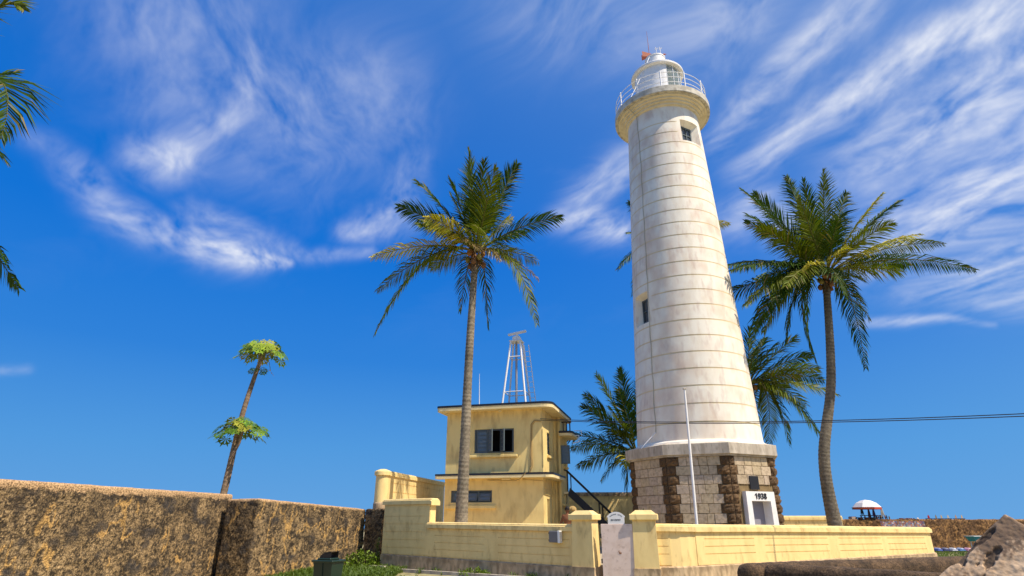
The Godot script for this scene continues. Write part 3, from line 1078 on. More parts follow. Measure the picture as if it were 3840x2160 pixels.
	for s in [-1.0, 1.0]:
		var f := Geo.new()
		f.hexa([Vector3(-0.7, 0.02, s * 0.16), Vector3(-0.15, 0.1, s * 0.03), Vector3(-0.15, 0.1, s * 0.03 - 0.012), Vector3(-0.7, 0.02, s * 0.16 - 0.012), Vector3(-0.7, 0.4, s * 0.16), Vector3(-0.15, 0.28, s * 0.03), Vector3(-0.15, 0.28, s * 0.03 - 0.012), Vector3(-0.7, 0.4, s * 0.16 - 0.012)])
		obj("tail_fin", f, M.rust, vn)
	for k in 2:
		var a := Geo.new()
		var x := 0.12 + k * 0.22
		a.tube([Vector3(x, -0.02, 0.05), Vector3(x, 0.62, 0.05)], [0.016], 6)
		for c in 3: a.box(Vector3(x + cos(c * 2.1) * 0.07, 0.62, 0.05 + sin(c * 2.1) * 0.07), Vector3(0.06, 0.05, 0.06), Basis.IDENTITY, 0.015)
		obj("wind_gauge", a, M.steel, vn)
	var wh := Geo.new()
	wh.tube([Vector3(-0.28, 25.6, 0), Vector3(-0.28, 26.4, 0), Vector3(-0.29, 27.75, 0)], [0.025, 0.018, 0.008], 6)
	obj("aerial", wh, M.rust, o)
	# --- conductor cable down the shaft
	var cb := []
	for i in 40:
		var h := lerpf(4.6, 21.3, i / 39.0)
		var a := deg_to_rad(-36.0 + 0.5 * sin(i * 1.7) + (-3.0 * smoothstep(0.8, 1.0, i / 39.0)))
		var r: float = rad.call(h) + 0.018
		if h > 20.85: r = lerpf(1.86, 2.5, (h - 20.85) / 0.45)
		cb.append(Vector3(sin(a) * r, h, cos(a) * r))
	var cg := Geo.new()
	cg.tube(cb, [0.016], 5, false)
	obj("cable", cg, M.cable, o)
	var cb2 := []
	for i in 14:
		var t := i / 13.0
		var a := deg_to_rad(-39.0 + 12.0 * t)
		var r := 2.51 - 1.98 * t
		cb2.append(Vector3(sin(a) * maxf(r, 1.46 if t < 0.6 else r), lerpf(21.3, 25.5, t), cos(a) * maxf(r, 1.46 if t < 0.6 else r)))
	var cg2 := Geo.new()
	cg2.tube(cb2, [0.018], 5, false)
	obj("cable", cg2, M.steel, o)
	var cg3 := Geo.new()
	var a3 := deg_to_rad(-36)
	cg3.tube([Vector3(sin(a3) * 2.63, 4.6, cos(a3) * 2.63), Vector3(-2.0, 4.12, 2.35), Vector3(-2.16, 3.95, 2.3)], [0.014], 5)
	obj("cable", cg3, M.steel, o)
	# --- entrance in the right-hand face
	var en := Node3D.new()
	en.name = "entrance"
	o.add_child(en)
	en.rotation.y = PI / 4
	var su := Geo.new()
	for s in [[-0.7, -0.46, -0.05, 0.0], [0.5, 0.74, 0.0, 0.05]]:
		su.hexa([Vector3(s[0] + s[2], 0, 3.0), Vector3(s[1] + s[3], 0, 3.0), Vector3(s[1] + s[3], 0, 2.56), Vector3(s[0] + s[2], 0, 2.56), Vector3(s[0], 1.9, 3.0), Vector3(s[1], 1.9, 3.0), Vector3(s[1], 1.9, 2.56), Vector3(s[0], 1.9, 2.56)])
	su.box(Vector3(0.02, 2.07, 2.78), Vector3(1.44, 0.34, 0.44))
	obj("surround", su, M.white, en)
	var dl := Geo.new()
	dl.box(Vector3(0.02, 0.95, 2.585), Vector3(0.96, 1.9, 0.04))
	obj("door", dl, M.door, en)
	var pq := Geo.new()
	pq.box(Vector3(-0.06, 2.56, 2.85), Vector3(0.46, 0.5, 0.05), Basis.IDENTITY, 0.008)
	obj("plaque", pq, M.black, en)
	lettering("1938", 0.2, 0.02, M.black, en, Vector3(0.02, 2.07, 3.012))

func g_hexa(g: Geo, B: Basis, low: Array, y1: float) -> void:
	var p := []
	for v in low: p.append(B * v)
	for v in low: p.append(B * Vector3(v.x, y1, v.z))
	g.hexa(p)

func g_ring(g: Geo, B: Basis, ap: float, inn: float, y0: float, y1: float, t8: float) -> void:
	g_hexa(g, B, [Vector3(-ap * t8, y0, ap), Vector3(ap * t8, y0, ap), Vector3(inn * t8, y0, inn), Vector3(-inn * t8, y0, inn)], y1)

# a hewn stone with a rough bulging face; at = centre of the back plane of the bulge
func rock_face(g: Geo, B: Basis, at: Vector3, size: Vector3, bulge: float) -> void:
	var n := 5
	var rows := []
	for j in n + 1:
		var row := PackedVector3Array()
		for i in n + 1:
			var u := float(i) / n
			var v := float(j) / n
			var edge := minf(minf(u, 1 - u), minf(v, 1 - v)) * 4.0
			var z := (0.0 if edge <= 0.01 else bulge * minf(edge, 1.0) * rng.randf_range(0.35, 1.1))
			row.append(B * (at + Vector3((u - 0.5) * size.x + (rng.randf_range(-0.012, 0.012) if edge > 0.01 else 0.0), (v - 0.5) * size.y, z)))
		rows.append(row)
	for j in n:
		for i in n:
			g.t(rows[j][i], rows[j][i + 1], rows[j + 1][i + 1])
			g.t(rows[j][i], rows[j + 1][i + 1], rows[j + 1][i])
	var h := size / 2
	g.box(B * (at - Vector3(0, 0, h.z + 0.001)), Vector3(size.x, size.y, size.z), B)

func casement(parent: Node, at: Vector3, w: float, h: float, B: Basis, rows: int, called := "sash", glass = null) -> void:
	# hinged at x = 0, spreading along +x
	var f := Geo.new()
	f.box(Vector3(0.03, h / 2, 0), Vector3(0.06, h, 0.045))
	f.box(Vector3(w - 0.03, h / 2, 0), Vector3(0.06, h, 0.045))
	for r in rows + 1:
		f.box(Vector3(w / 2, lerpf(0.03, h - 0.03, float(r) / rows), 0), Vector3(w - 0.12, 0.06 if r == 0 or r == rows else 0.035, 0.04))
	obj(called, f, M.frame, parent).transform = Transform3D(B, at)
	var p := Geo.new()
	p.box(Vector3(w / 2, h / 2, 0), Vector3(w - 0.1, h - 0.08, 0.006))
	obj("pane", p, glass if glass else M.pane_light, parent).transform = Transform3D(B, at)

func house() -> void:
	var o := thing("signal_house", "two-storey yellow plastered house with flat black-edged roof and open windows", "house", Vector3(1.34, 0.4, -26.5), deg_to_rad(-15.1))
	var W := 4.5
	var D := 4.4
	var xfF := Transform3D(Basis.IDENTITY, Vector3(-W, 0, 0))
	var xfR := Transform3D(Basis(Vector3.UP, PI / 2), Vector3(0, 0, -0.25))
	var lo := Geo.new()
	holed(lo, xfF, W, 0.0, 2.93, 0.25, [[0.31, 2.21, 1.95, 2.45]])
	holed(lo, xfR, 2.35, 0.0, 2.93, 0.25, [[0.5, 1.0, 0.0, 2.1]])
	obj("lower_wall", lo, M.yellow_house, o)
	var up := Geo.new()
	holed(up, xfF, W, 3.12, 5.88, 0.25, [[1.35, 3.2, 4.02, 5.07]])
	holed(up, xfR, 2.35, 3.12, 5.88, 0.25, [[0.72, 1.45, 4.0, 4.98]])
	obj("upper_wall", up, M.yellow_house, o)
	var bk := Geo.new()
	bk.box(Vector3(-W + 0.125, 2.94, -D / 2 - 0.125), Vector3(0.25, 5.88, D - 0.25))
	bk.box(Vector3(-W / 2 + 0.125, 2.94, -D + 0.12), Vector3(W - 0.25, 5.88, 0.24))
	obj("back_wall", bk, M.yellow_house, o)
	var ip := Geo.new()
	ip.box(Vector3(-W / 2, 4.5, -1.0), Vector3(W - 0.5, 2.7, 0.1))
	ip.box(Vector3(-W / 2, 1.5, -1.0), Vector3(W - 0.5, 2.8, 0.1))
	obj("added_dark_backing", ip, M.dark, o)  # black sheets added behind the windows so the rooms look dark
	# stair wing standing proud of the right-hand side
	var wg := Geo.new()
	holed(wg, Transform3D(Basis(Vector3.UP, PI / 2), Vector3(0.3, 0, -2.6)), 1.9, 0.0, 5.88, 0.2, [[0.35, 0.75, 1.5, 2.3], [0.95, 1.5, 3.7, 4.6]])
	wg.box(Vector3(0.05, 2.94, -2.7), Vector3(0.3, 5.88, 0.2))
	obj("wing_wall", wg, M.yellow_house, o)
	var st := Geo.new()
	st.box(Vector3(0.016, 4.2, -0.012), Vector3(0.02, 1.6, 0.06))
	st.box(Vector3(0.35, 1.9, -3.1), Vector3(0.12, 0.08, 0.7))
	st.box(Vector3(0.35, 3.62, -3.75), Vector3(0.12, 0.08, 0.8))
	st.box(Vector3(0.05, 3.9, -1.35), Vector3(0.12, 0.1, 0.95))
	obj("trim", st, M.yellow_house, o)
	# floors and roof
	var fl := Geo.new()
	fl.box(Vector3(-W / 2, 3.02, -D / 2), Vector3(W - 0.01, 0.17, D - 0.01))
	obj("upper_floor", fl, M.cream, o)
	var band := round_poly([Vector2(-W - 0.32, -0.45), Vector2(0.5, -0.45), Vector2(0.5, 2.59), Vector2(0.01, 2.59), Vector2(0.01, 0.01), Vector2(-W - 0.32, 0.01)], [0.1, 0.4, 0.0, 0.0, 0.0, 0.0])
	var g := Geo.new()
	slab(g, band, 2.93, 3.05)
	obj("canopy_band", g, M.cream, o)
	g = Geo.new()
	slab(g, round_poly([Vector2(-W - 0.33, -0.46), Vector2(0.51, -0.46), Vector2(0.51, 2.595), Vector2(0.012, 2.595), Vector2(0.012, 0.012), Vector2(-W - 0.33, 0.012)], [0.1, 0.4, 0.0, 0.0, 0.0, 0.0]), 3.05, 3.13)
	obj("canopy_capping", g, M.bitumen, o)
	g = Geo.new()
	slab(g, round_poly([Vector2(-W - 0.35, -0.52), Vector2(0.55, -0.52), Vector2(0.55, D + 0.3), Vector2(-W - 0.35, D + 0.3)], [0.2, 0.5, 0.3, 0.2]), 5.88, 6.03)
	obj("roof", g, M.cream, o)
	g = Geo.new()
	slab(g, round_poly([Vector2(-W - 0.365, -0.535), Vector2(0.565, -0.535), Vector2(0.565, D + 0.315), Vector2(-W - 0.365, D + 0.315)], [0.2, 0.5, 0.3, 0.2]), 6.03, 6.12)
	obj("roof_capping", g, M.bitumen, o)
	g = Geo.new()
	slab(g, round_poly([Vector2(0.302, 2.3), Vector2(0.95, 2.3), Vector2(0.95, 4.2), Vector2(0.302, 4.2)], [0.0, 0.35, 0.35, 0.0]), 4.98, 5.1)
	obj("hood", g, M.cream, o)
	g = Geo.new()
	slab(g, round_poly([Vector2(0.304, 2.29), Vector2(0.96, 2.29), Vector2(0.96, 4.21), Vector2(0.304, 4.21)], [0.0, 0.35, 0.35, 0.0]), 5.1, 5.2)
	obj("hood_capping", g, M.bitumen, o)
	g = Geo.new()
	for k in 3: g.tube([Vector3(0.5 + k * 0.16, 5.2, -2.45), Vector3(0.5 + k * 0.16, 5.62, -2.45)], [0.03], 6)
	g.tube([Vector3(0.42, 5.62, -2.45), Vector3(0.9, 5.62, -2.45)], [0.03], 6)
	obj("hood_railing", g, M.black, o)
	g = Geo.new()
	g.tube([Vector3(0.9, 5.05, -3.0), Vector3(1.15, 5.05, -3.0), Vector3(1.15, 4.75, -3.0), Vector3(0.85, 4.7, -3.0)], [0.022], 6)
	g.tube([Vector3(0.9, 5.3, -3.2), Vector3(1.25, 5.3, -3.2), Vector3(1.25, 5.05, -3.2)], [0.02], 6)
	obj("bracket", g, M.steel, o)
	# windows
	var win := Node3D.new()
	win.name = "window"
	o.add_child(win)
	var f := Geo.new()
	for s in [-3.12, -1.33]: f.box(Vector3(s, 4.545, -0.1), Vector3(0.06, 1.05, 0.1))
	for s in [4.05, 5.04]: f.box(Vector3(-2.225, s, -0.1), Vector3(1.73, 0.06, 0.1))
	f.box(Vector3(-2.55, 4.545, -0.1), Vector3(0.045, 0.93, 0.08))
	obj("frame", f, M.frame, win)
	casement(win, Vector3(-3.07, 4.06, -0.08), 0.52, 0.96, Basis.IDENTITY, 5)
	casement(win, Vector3(-2.52, 4.06, -0.04), 0.52, 0.96, Basis(Vector3.UP, deg_to_rad(-52)), 5)
	casement(win, Vector3(-1.94, 4.06, -0.04), 0.52, 0.96, Basis(Vector3.UP, deg_to_rad(-55)), 5)
	casement(win, Vector3(-1.4, 4.06, -0.15), 0.5, 0.96, Basis(Vector3.UP, deg_to_rad(100)), 5)
	g = Geo.new()
	g.box(Vector3(-2.225, 3.88, 0.06), Vector3(2.2, 0.11, 0.16), Basis.IDENTITY, 0.012)
	obj("sill", g, M.yellow_house, win)
	win = Node3D.new()
	win.name = "window_001"
	o.add_child(win)
	f = Geo.new()
	for s in [-4.16, -3.56, -2.94, -2.32]: f.box(Vector3(s, 2.2, -0.1), Vector3(0.055, 0.5, 0.09))
	for s in [1.975, 2.425]: f.box(Vector3(-3.24, s, -0.1), Vector3(1.79, 0.05, 0.088))
	obj("frame", f, M.frame, win)
	casement(win, Vector3(-4.12, 2.01, -0.09), 0.52, 0.38, Basis.IDENTITY, 2)
	casement(win, Vector3(-3.52, 2.01, 0.02), 0.54, 0.38, Basis(Vector3.RIGHT, deg_to_rad(-22)), 2)
	casement(win, Vector3(-2.9, 2.01, 0.02), 0.54, 0.38, Basis(Vector3.RIGHT, deg_to_rad(-22)), 2)
	g = Geo.new()
	g.box(Vector3(-3.24, 1.76, 0.06), Vector3(2.3, 0.13, 0.14), Basis.IDENTITY, 0.012)
	obj("sill", g, M.yellow_house, win)
	win = Node3D.new()
	win.name = "window_002"
	o.add_child(win)
	f = Geo.new()
	for k in 4: f.box(Vector3(-0.1, 4.49, -1.0 - k * 0.227), Vector3(0.08, 0.98, 0.05))
	for k in 6: f.box(Vector3(-0.1, 4.03 + k * 0.185, -1.335), Vector3(0.078, 0.035, 0.62))
	obj("frame", f, M.frame, win)
	g = Geo.new()
	g.box(Vector3(-0.11, 4.49, -1.335), Vector3(0.01, 0.95, 0.7))
	obj("pane", g, M.pane_light, win)
	win = Node3D.new()
	win.name = "window_003"
	o.add_child(win)
	casement(win, Vector3(0.31, 3.72, -2.72), 0.42, 0.86, Basis(Vector3.UP, deg_to_rad(8)), 5)
	# cables on the front
	g = Geo.new()
	var pts := []
	for p in [[-0.1, 5.35], [-0.35, 5.38], [-0.5, 5.2], [-0.52, 4.6], [-0.53, 4.0], [-0.5, 3.45], [-0.6, 3.25], [-0.62, 3.14]]: pts.append(Vector3(p[0], p[1], 0.03))
	g.tube(pts, [0.022], 6)
	var p2 := []
	for p in pts: p2.append(p + Vector3(0.05, -0.04, 0.005))
	g.tube(p2, [0.012], 5)
	pts = [Vector3(-0.62, 3.15, 0.46), Vector3(-0.9, 2.88, 0.47), Vector3(-1.2, 2.84, 0.03), Vector3(-2.5, 2.87, 0.03)]
	g.tube(pts, [0.016], 5)
	g.tube([Vector3(-0.9, 2.88, 0.03), Vector3(0.0, 2.8, 0.03)], [0.012], 5)
	obj("cable", g, M.cable_dark, o)
	g = Geo.new()
	for k in 3: g.tube([Vector3(0.03, 2.55 - k * 0.14, -0.2), Vector3(0.03, 2.5 - k * 0.14, -2.58)], [0.012], 5)
	for k in 2: g.tube([Vector3(0.03, 0.0, -1.85 - k * 0.3), Vector3(0.03, 2.93, -1.85 - k * 0.3)], [0.03], 6)
	obj("pipe", g, M.yellow_house, o)
	g = Geo.new()
	g.box(Vector3(-1.9, 5.83, 0.2), Vector3(0.14, 0.07, 0.14), Basis.IDENTITY, 0.02)
	g.box(Vector3(-1.6, 2.89, 0.2), Vector3(0.4, 0.06, 0.16), Basis.IDENTITY, 0.02)
	obj("light_fitting", g, M.cream, o)

func radar_tower() -> void:
	var o := thing("radar_tower", "white steel lattice mast with a turning radar bar on the house roof", "radar mast", Vector3(0.24, 6.52, -29.0), deg_to_rad(-15))
	var hb := 0.62
	var ht := 0.24
	var H := 3.6
	for s in [[-1, 1], [1, 1], [1, -1], [-1, -1]]:
		var g := Geo.new()
		g.tube([Vector3(s[0] * hb, 0, s[1] * hb), Vector3(s[0] * ht, H, s[1] * ht)], [0.05], 8)
		obj("leg", g, M.steel, o)
	var pole := Geo.new()
	pole.tube([Vector3(-0.05, 0, -0.1), Vector3(-0.03, H, -0.05)], [0.06], 10)
	obj("pole", pole, M.greysteel, o)
	for lv in [0.95, 2.75]:
		var w: float = lerpf(hb, ht, lv / H)
		for k in 4:
			var a := Vector3(w, lv, w).rotated(Vector3.UP, k * PI / 2)
			var b := Vector3(w, lv, w).rotated(Vector3.UP, (k + 1) * PI / 2)
			var g := Geo.new()
			g.tube([a, b], [0.026], 6)
			obj("brace", g, M.steel, o)
	var lad := Geo.new()
	var l0 := Vector3(0.86, 0, -0.05)
	var l1 := Vector3(0.5, 3.4, -0.02)
	for s in [-0.14, 0.14]: lad.tube([l0 + Vector3(s, 0, 0), l1 + Vector3(s * 0.85, 0, 0)], [0.024], 6)
	obj("ladder_rail", lad, M.steel, o)
	for k in 12:
		var g := Geo.new()
		var c := l0.lerp(l1, (k + 0.7) / 13.0)
		g.tube([c - Vector3(0.14, 0, 0), c + Vector3(0.14, 0, 0)], [0.014], 5)
		obj("rung", g, M.steel, o)
	var pl := Geo.new()
	pl.box(Vector3(0, H, 0), Vector3(0.66, 0.05, 0.6), Basis.IDENTITY, 0.01)
	obj("platform", pl, M.steel, o)
	var un := Geo.new()
	un.box(Vector3(0, H + 0.16, 0), Vector3(0.4, 0.26, 0.36), Basis.IDENTITY, 0.06)
	un.tube([Vector3(0, H + 0.28, 0), Vector3(0, H + 0.42, 0)], [0.09, 0.07], 10)
	obj("gearbox", un, M.white, o)
	var bar := Geo.new()
	var bb := Basis(Vector3.UP, deg_to_rad(-22))
	bar.box(Vector3(0.02, H + 0.47, 0), Vector3(1.15, 0.13, 0.13), bb, 0.035)
	obj("radar_bar", bar, M.white, o)

func cap_profile(h: float, back: float, out := 0.09) -> Array:
	return [Vector2(0, h - 0.2), Vector2(out, h - 0.2), Vector2(out, h - 0.07), Vector2(out - 0.04, h - 0.055), Vector2(out - 0.04, h - 0.03), Vector2(0.0, h), Vector2(-back, h), Vector2(-back - out + 0.04, h - 0.03), Vector2(-back - out, h - 0.07), Vector2(-back - out, h - 0.2), Vector2(-back, h - 0.2)]

func wall_body(h: float, back: float) -> Array:
	return [Vector2(0, 0), Vector2(0, h), Vector2(-back, h), Vector2(-back, 0), Vector2(0, 0)]

func boundary_walls() -> void:
	# the shaded stretch left of the gate: a tall end, then a low run down to the gate pillar
	var A := Vector3(-4.77, 0, -23.6)
	var K := Vector3(-2.9, 0, -22.276)
	var E := Vector3(1.86, 0, -18.905)
	var o := thing("boundary_wall", "yellow plastered wall left of the gate with a taller stepped end", "wall", A)
	var g := Geo.new()
	g.sweep([Vector3.ZERO, K - A], wall_body(2.17, 0.3))
	g.sweep([K - A, E - A], wall_body(1.33, 0.3), [0.04, -0.02])
	obj("core", g, M.yellow, o)
	g = Geo.new()
	panelled(g, Vector3.ZERO, K - A, 0, 0, [[0.03, 0.9]], 0.5, 2.15, [0.72, 0.98, 1.24, 1.5, 1.76])
	panelled(g, K - A, E - A, 0.04, -0.02, [[0.05, 0.42], [0.52, 0.97]], 0.44, 1.31, [0.66, 0.88, 1.1])
	obj("panelled_face", g, M.yellow, o)
	g = Geo.new()
	var jog := (K - A).normalized() * 0.12
	g.sweep([Vector3.ZERO - jog * 0.6, K - A + jog * 0.4, K - A + jog], cap_profile(2.36, 0.3, 0.08), [0, 0, -0.04])
	g.sweep([K - A - jog * 0.6, E - A], cap_profile(1.53, 0.3), [0.04, -0.02])
	obj("coping", g, M.yellow, o)
	g = Geo.new()
	g.sweep([Vector3.ZERO, E - A], [Vector2(0, 0), Vector2(0.06, 0), Vector2(0.06, 0.46), Vector2(0.0, 0.49)], [0, -0.12])
	obj("plinth", g, M.plinth, o)
	# the sunlit stretch right of the gate, rounded at both ends
	A = Vector3(3.95, 0, -18.0)
	o = thing("boundary_wall", "sunlit yellow panelled wall right of the gate, running back to the right", "wall", A)
	var path := []
	for p in [[3.95, 18.06], [4.45, 18.03], [4.75, 18.06], [5.0, 18.16], [5.25, 18.31], [7.7, 19.9], [16.75, 25.7], [17.0, 25.92], [17.16, 26.2], [17.2, 26.55], [17.15, 29.5]]: path.append(Vector3(p[0], 0, -p[1]) - A)
	var rise := [0.02, 0.02, 0.015, 0.01, 0.0, -0.02, -0.15, -0.15, -0.15, -0.15, -0.15]
	g = Geo.new()
	g.sweep(path, wall_body(1.33, 0.32), rise)
	obj("core", g, M.yellow, o)
	g = Geo.new()
	panelled(g, path[5], path[6], -0.02, -0.15, [[0.02, 0.34], [0.4, 0.66], [0.7, 0.965]], 0.44, 1.31, [0.72, 0.92, 1.12])
	panelled(g, path[4], path[5], 0.0, -0.02, [[0.12, 0.9]], 0.44, 1.31, [0.72, 0.92, 1.12])
	panelled(g, path[0], path[1], 0.02, 0.02, [[0.1, 0.9]], 0.44, 1.31, [0.72, 0.92, 1.12])
	obj("panelled_face", g, M.yellow, o)
	g = Geo.new()
	g.sweep(path, cap_profile(1.51, 0.32), rise)
	obj("coping", g, M.yellow, o)
	g = Geo.new()
	g.sweep(path, [Vector2(0, 0), Vector2(0.07, 0), Vector2(0.07, 0.4), Vector2(0.0, 0.43)])
	obj("plinth", g, M.plinth, o)
	# gate pillars
	for k in 2:
		var at: Vector3 = [Vector3(2.15, 0, -18.72), Vector3(3.78, 0, -18.12)][k]
		o = thing("gate_pillar", ["yellow gate pillar beside the grey meter box", "yellow gate pillar joined to the curved end of the sunlit wall"][k], "pillar", at, deg_to_rad([-33.0, -14.0][k]), "pillars either side of the gate")
		var w := 0.68
		var dp := 0.46
		g = Geo.new()
		var c := [Vector3(-w / 2, 0.38, dp / 2), Vector3(w / 2, 0.38, dp / 2), Vector3(w / 2, 0.38, -dp / 2), Vector3(-w / 2, 0.38, -dp / 2)]
		var top := []
		for p in c: top.append(Vector3(p.x * 0.94, 1.62, p.z * 0.94))
		g.hexa(c + top)
		obj("shaft", g, M.yellow, o)
		g = Geo.new()
		g.box(Vector3(0, 0.19, 0), Vector3(w + 0.05, 0.38, dp + 0.05))
		obj("plinth", g, M.plinth, o)
		g = Geo.new()
		g.box(Vector3(0, 1.705, 0), Vector3(w + 0.12, 0.17, dp + 0.14), Basis.IDENTITY, 0.02)
		var b := []
		for p in c: b.append(Vector3(p.x * 1.02, 1.79, p.z * 1.02))
		for p in c: b.append(Vector3(p.x * 0.66, 1.89, p.z * 0.6))
		g.hexa(b)
		obj("cap", g, M.yellow, o)
	# gate with its notice
	var ga := Vector3(2.55, 0, -18.3)
	var gb := Vector3(3.43, 0, -18.03)
	o = thing("gate", "plain pale pinkish metal gate between the two yellow pillars", "gate", (ga + gb) / 2, atan2(-(gb - ga).z, (gb - ga).x))
	g = Geo.new()
	g.box(Vector3(0.0, 0.79, 0), Vector3(0.9, 1.46, 0.05), Basis.IDENTITY, 0.008)
	obj("door_leaf", g, M.gate, o)
	g = Geo.new()
	for y in [0.55, 1.2]: g.tube([Vector3(-0.46, y - 0.06, 0.02), Vector3(-0.46, y + 0.06, 0.02)], [0.022], 8)
	obj("hinge", g, M.black, o)
	var m := Geo.new()
	for s in [[-0.03, 0.02, 0.0, 0.075], [0.0, -0.02, 0.0, 0.02], [0.012, -0.02, 0.012, 0.05], [0.03, -0.02, 0.03, 0.03], [0.04, -0.02, 0.055, 0.02], [0.055, 0.02, 0.05, -0.02]]:
		var a := Vector3(0.04 + s[0], 0.78 + s[1] - 0.02, 0.027)
		var b := Vector3(0.04 + s[2], 0.78 + s[3] - 0.02, 0.027)
		m.tube([a, b + Vector3(0.001, 0, 0)], [0.006], 5)
	obj("scratched_mark", m, M.rustmark, o)
	g = Geo.new()
	g.tube([Vector3(-0.42, 0.06, 0), Vector3(-0.42, 0.0, 0)], [0.02], 6)
	g.tube([Vector3(0.42, 0.06, 0), Vector3(0.42, 0.0, 0)], [0.02], 6)
	obj("foot", g, M.black, o)
	var sg := thing("notice_board", "white round-topped no entry notice standing on the gate", "sign", (ga + gb) / 2 + Vector3(0, 1.522, 0.0), atan2(-(gb - ga).z, (gb - ga).x))
	var pl := PackedVector2Array([Vector2(-0.235, 0), Vector2(0.235, 0), Vector2(0.235, 0.17), Vector2(0.265, 0.19)])
	for k in range(1, 10):
		var a := deg_to_rad(lerpf(35, 145, k / 10.0))
		pl.append(Vector2(cos(a) * 0.32, 0.19 - 0.185 + sin(a) * 0.32))
	pl.append_array(PackedVector2Array([Vector2(-0.265, 0.19), Vector2(-0.235, 0.17)]))
	g = Geo.new()
	g.prism(pl, -0.012, 0.012)
	obj("board", g, M.white, sg)
	lettering("NO ENTRY", 0.042, 0.004, M.black, sg, Vector3(-0.01, 0.105, 0.0145))
	# the round-lettered line above, written along the arch
	g = Geo.new()
	var glyph := {"a": [[0, 0, 0.3, 1], [0.3, 1, 0.8, 0.9], [0.8, 0.9, 0.9, 0.3], [0.9, 0.3, 0.4, 0.1], [0.4, 0.1, 0.3, 0.5]], "b": [[0.1, 0.6, 0.4, 1], [0.4, 1, 0.7, 0.7], [0.7, 0.7, 0.9, 1], [0.9, 1, 1, 0.2], [1, 0.2, 0.2, 0], [0.2, 0, 0.1, 0.6]], "c": [[0.2, 0.2, 0.1, 0.8], [0.1, 0.8, 0.6, 1], [0.6, 1, 0.9, 0.5], [0.9, 0.5, 0.6, 0], [0.6, 0, 0.2, 0.2], [0.5, 1, 0.7, 1.4]]}
	var line := "abcabc bacb"
	for i in line.length():
		if line[i] == " ": continue
		var an := deg_to_rad(lerpf(132, 48, (i + 0.5) / line.length()))
		var ctr := Vector2(cos(an), sin(an)) * 0.262 + Vector2(0, -0.005)
		var ex := Vector2(sin(an), -cos(an)) * 0.026
		var ey := Vector2(cos(an), sin(an)) * 0.03
		for s in glyph[line[i]]:
			var a: Vector2 = ctr + ex * (s[0] - 0.5) + ey * (s[1] - 0.5)
			var b: Vector2 = ctr + ex * (s[2] - 0.5) + ey * (s[3] - 0.5)
			g.tube([Vector3(a.x, a.y, 0.0125), Vector3(b.x, b.y, 0.0126)], [0.0026], 4)
	obj("lettering", g, M.black, sg)
	# meter box on the shaded wall
	o = thing("meter_box", "small grey metal meter box on the wall beside the gate pillar", "box", Vector3(1.32, 1.0, -19.24), atan2(3.371, 4.76) * -1.0)
	g = Geo.new()
	g.box(Vector3(0, 0.16, 0.09), Vector3(0.3, 0.32, 0.14), Basis.IDENTITY, 0.012)
	obj("casing", g, M.greybox, o)
	g = Geo.new()
	g.box(Vector3(0.2, 0.16, 0.1), Vector3(0.08, 0.34, 0.16), Basis.IDENTITY, 0.01)
	obj("side_cover", g, M.white, o)
	g = Geo.new()
	for y in [0.06, 0.26]: g.tube([Vector3(-0.155, y - 0.025, 0.14), Vector3(-0.155, y + 0.025, 0.14)], [0.014], 6)
	obj("hinge", g, M.black, o)
	# walls further back
	A = Vector3(-5.05, 0, -24.75)
	o = thing("compound_wall", "tall yellow wall left of the house with a rounded end post", "wall", A)
	var p1 := Vector3(1.49, 0, -7.75)
	g = Geo.new()
	g.sweep([Vector3.ZERO, p1], wall_body(3.32, 0.28))
	obj("core", g, M.yellow, o)
	g = Geo.new()
	panelled(g, Vector3.ZERO, p1, 0, 0, [[0.06, 0.48], [0.54, 0.96]], 1.0, 3.3, [1.3, 1.65, 2.0, 2.35, 2.7, 3.05])
	obj("panelled_face", g, M.yellow, o)
	g = Geo.new()
	g.sweep([Vector3.ZERO, p1], cap_profile(3.5, 0.28, 0.07))
	obj("coping", g, M.yellow, o)
	g = Geo.new()
	g.lathe(Vector3(-0.14, 0, 0.0), [Vector2(0.27, 2.28), Vector2(0.26, 3.3), Vector2(0.33, 3.3), Vector2(0.33, 3.44), Vector2(0.28, 3.48), Vector2(0.12, 3.54), Vector2(0.0, 3.55)], 24)
	obj("end_post", g, M.yellow, o)
	g = Geo.new()
	g.lathe(Vector3(-0.14, 0, 0.0), [Vector2(0.31, 0.0), Vector2(0.29, 2.24), Vector2(0.265, 2.3)], 24)
	obj("post_base", g, M.plinth, o)
	A = Vector3(1.6, 0, -33.6)
	o = thing("compound_wall", "shaded yellow wall behind the black stairs, between house and lighthouse", "wall", A)
	g = Geo.new()
	g.sweep([Vector3.ZERO, Vector3(9.0, 0, 0.3)], wall_body(2.85, 0.3))
	obj("core", g, M.yellow, o)
	g = Geo.new()
	panelled(g, Vector3.ZERO, Vector3(9.0, 0, 0.3), 0, 0, [[0.03, 0.48], [0.53, 0.97]], 0.5, 2.83, [0.9, 1.3, 1.7, 2.1, 2.5])
	obj("panelled_face", g, M.yellow, o)
	g = Geo.new()
	g.sweep([Vector3.ZERO, Vector3(9.0, 0, 0.3)], cap_profile(3.04, 0.3, 0.07))
	obj("coping", g, M.plinth, o)
	A = Vector3(11.0, 0, -34.2)
	o = thing("compound_wall", "low yellow wall seen right of the lighthouse, ending behind the palm trunk", "wall", A)
	g = Geo.new()
	g.sweep([Vector3.ZERO, Vector3(6.75, 0, 0.2)], wall_body(1.7, 0.3))
	obj("core", g, M.yellow, o)
	g = Geo.new()
	g.sweep([Vector3.ZERO, Vector3(6.75, 0, 0.2)], cap_profile(1.86, 0.3, 0.08))
	obj("coping", g, M.yellow, o)

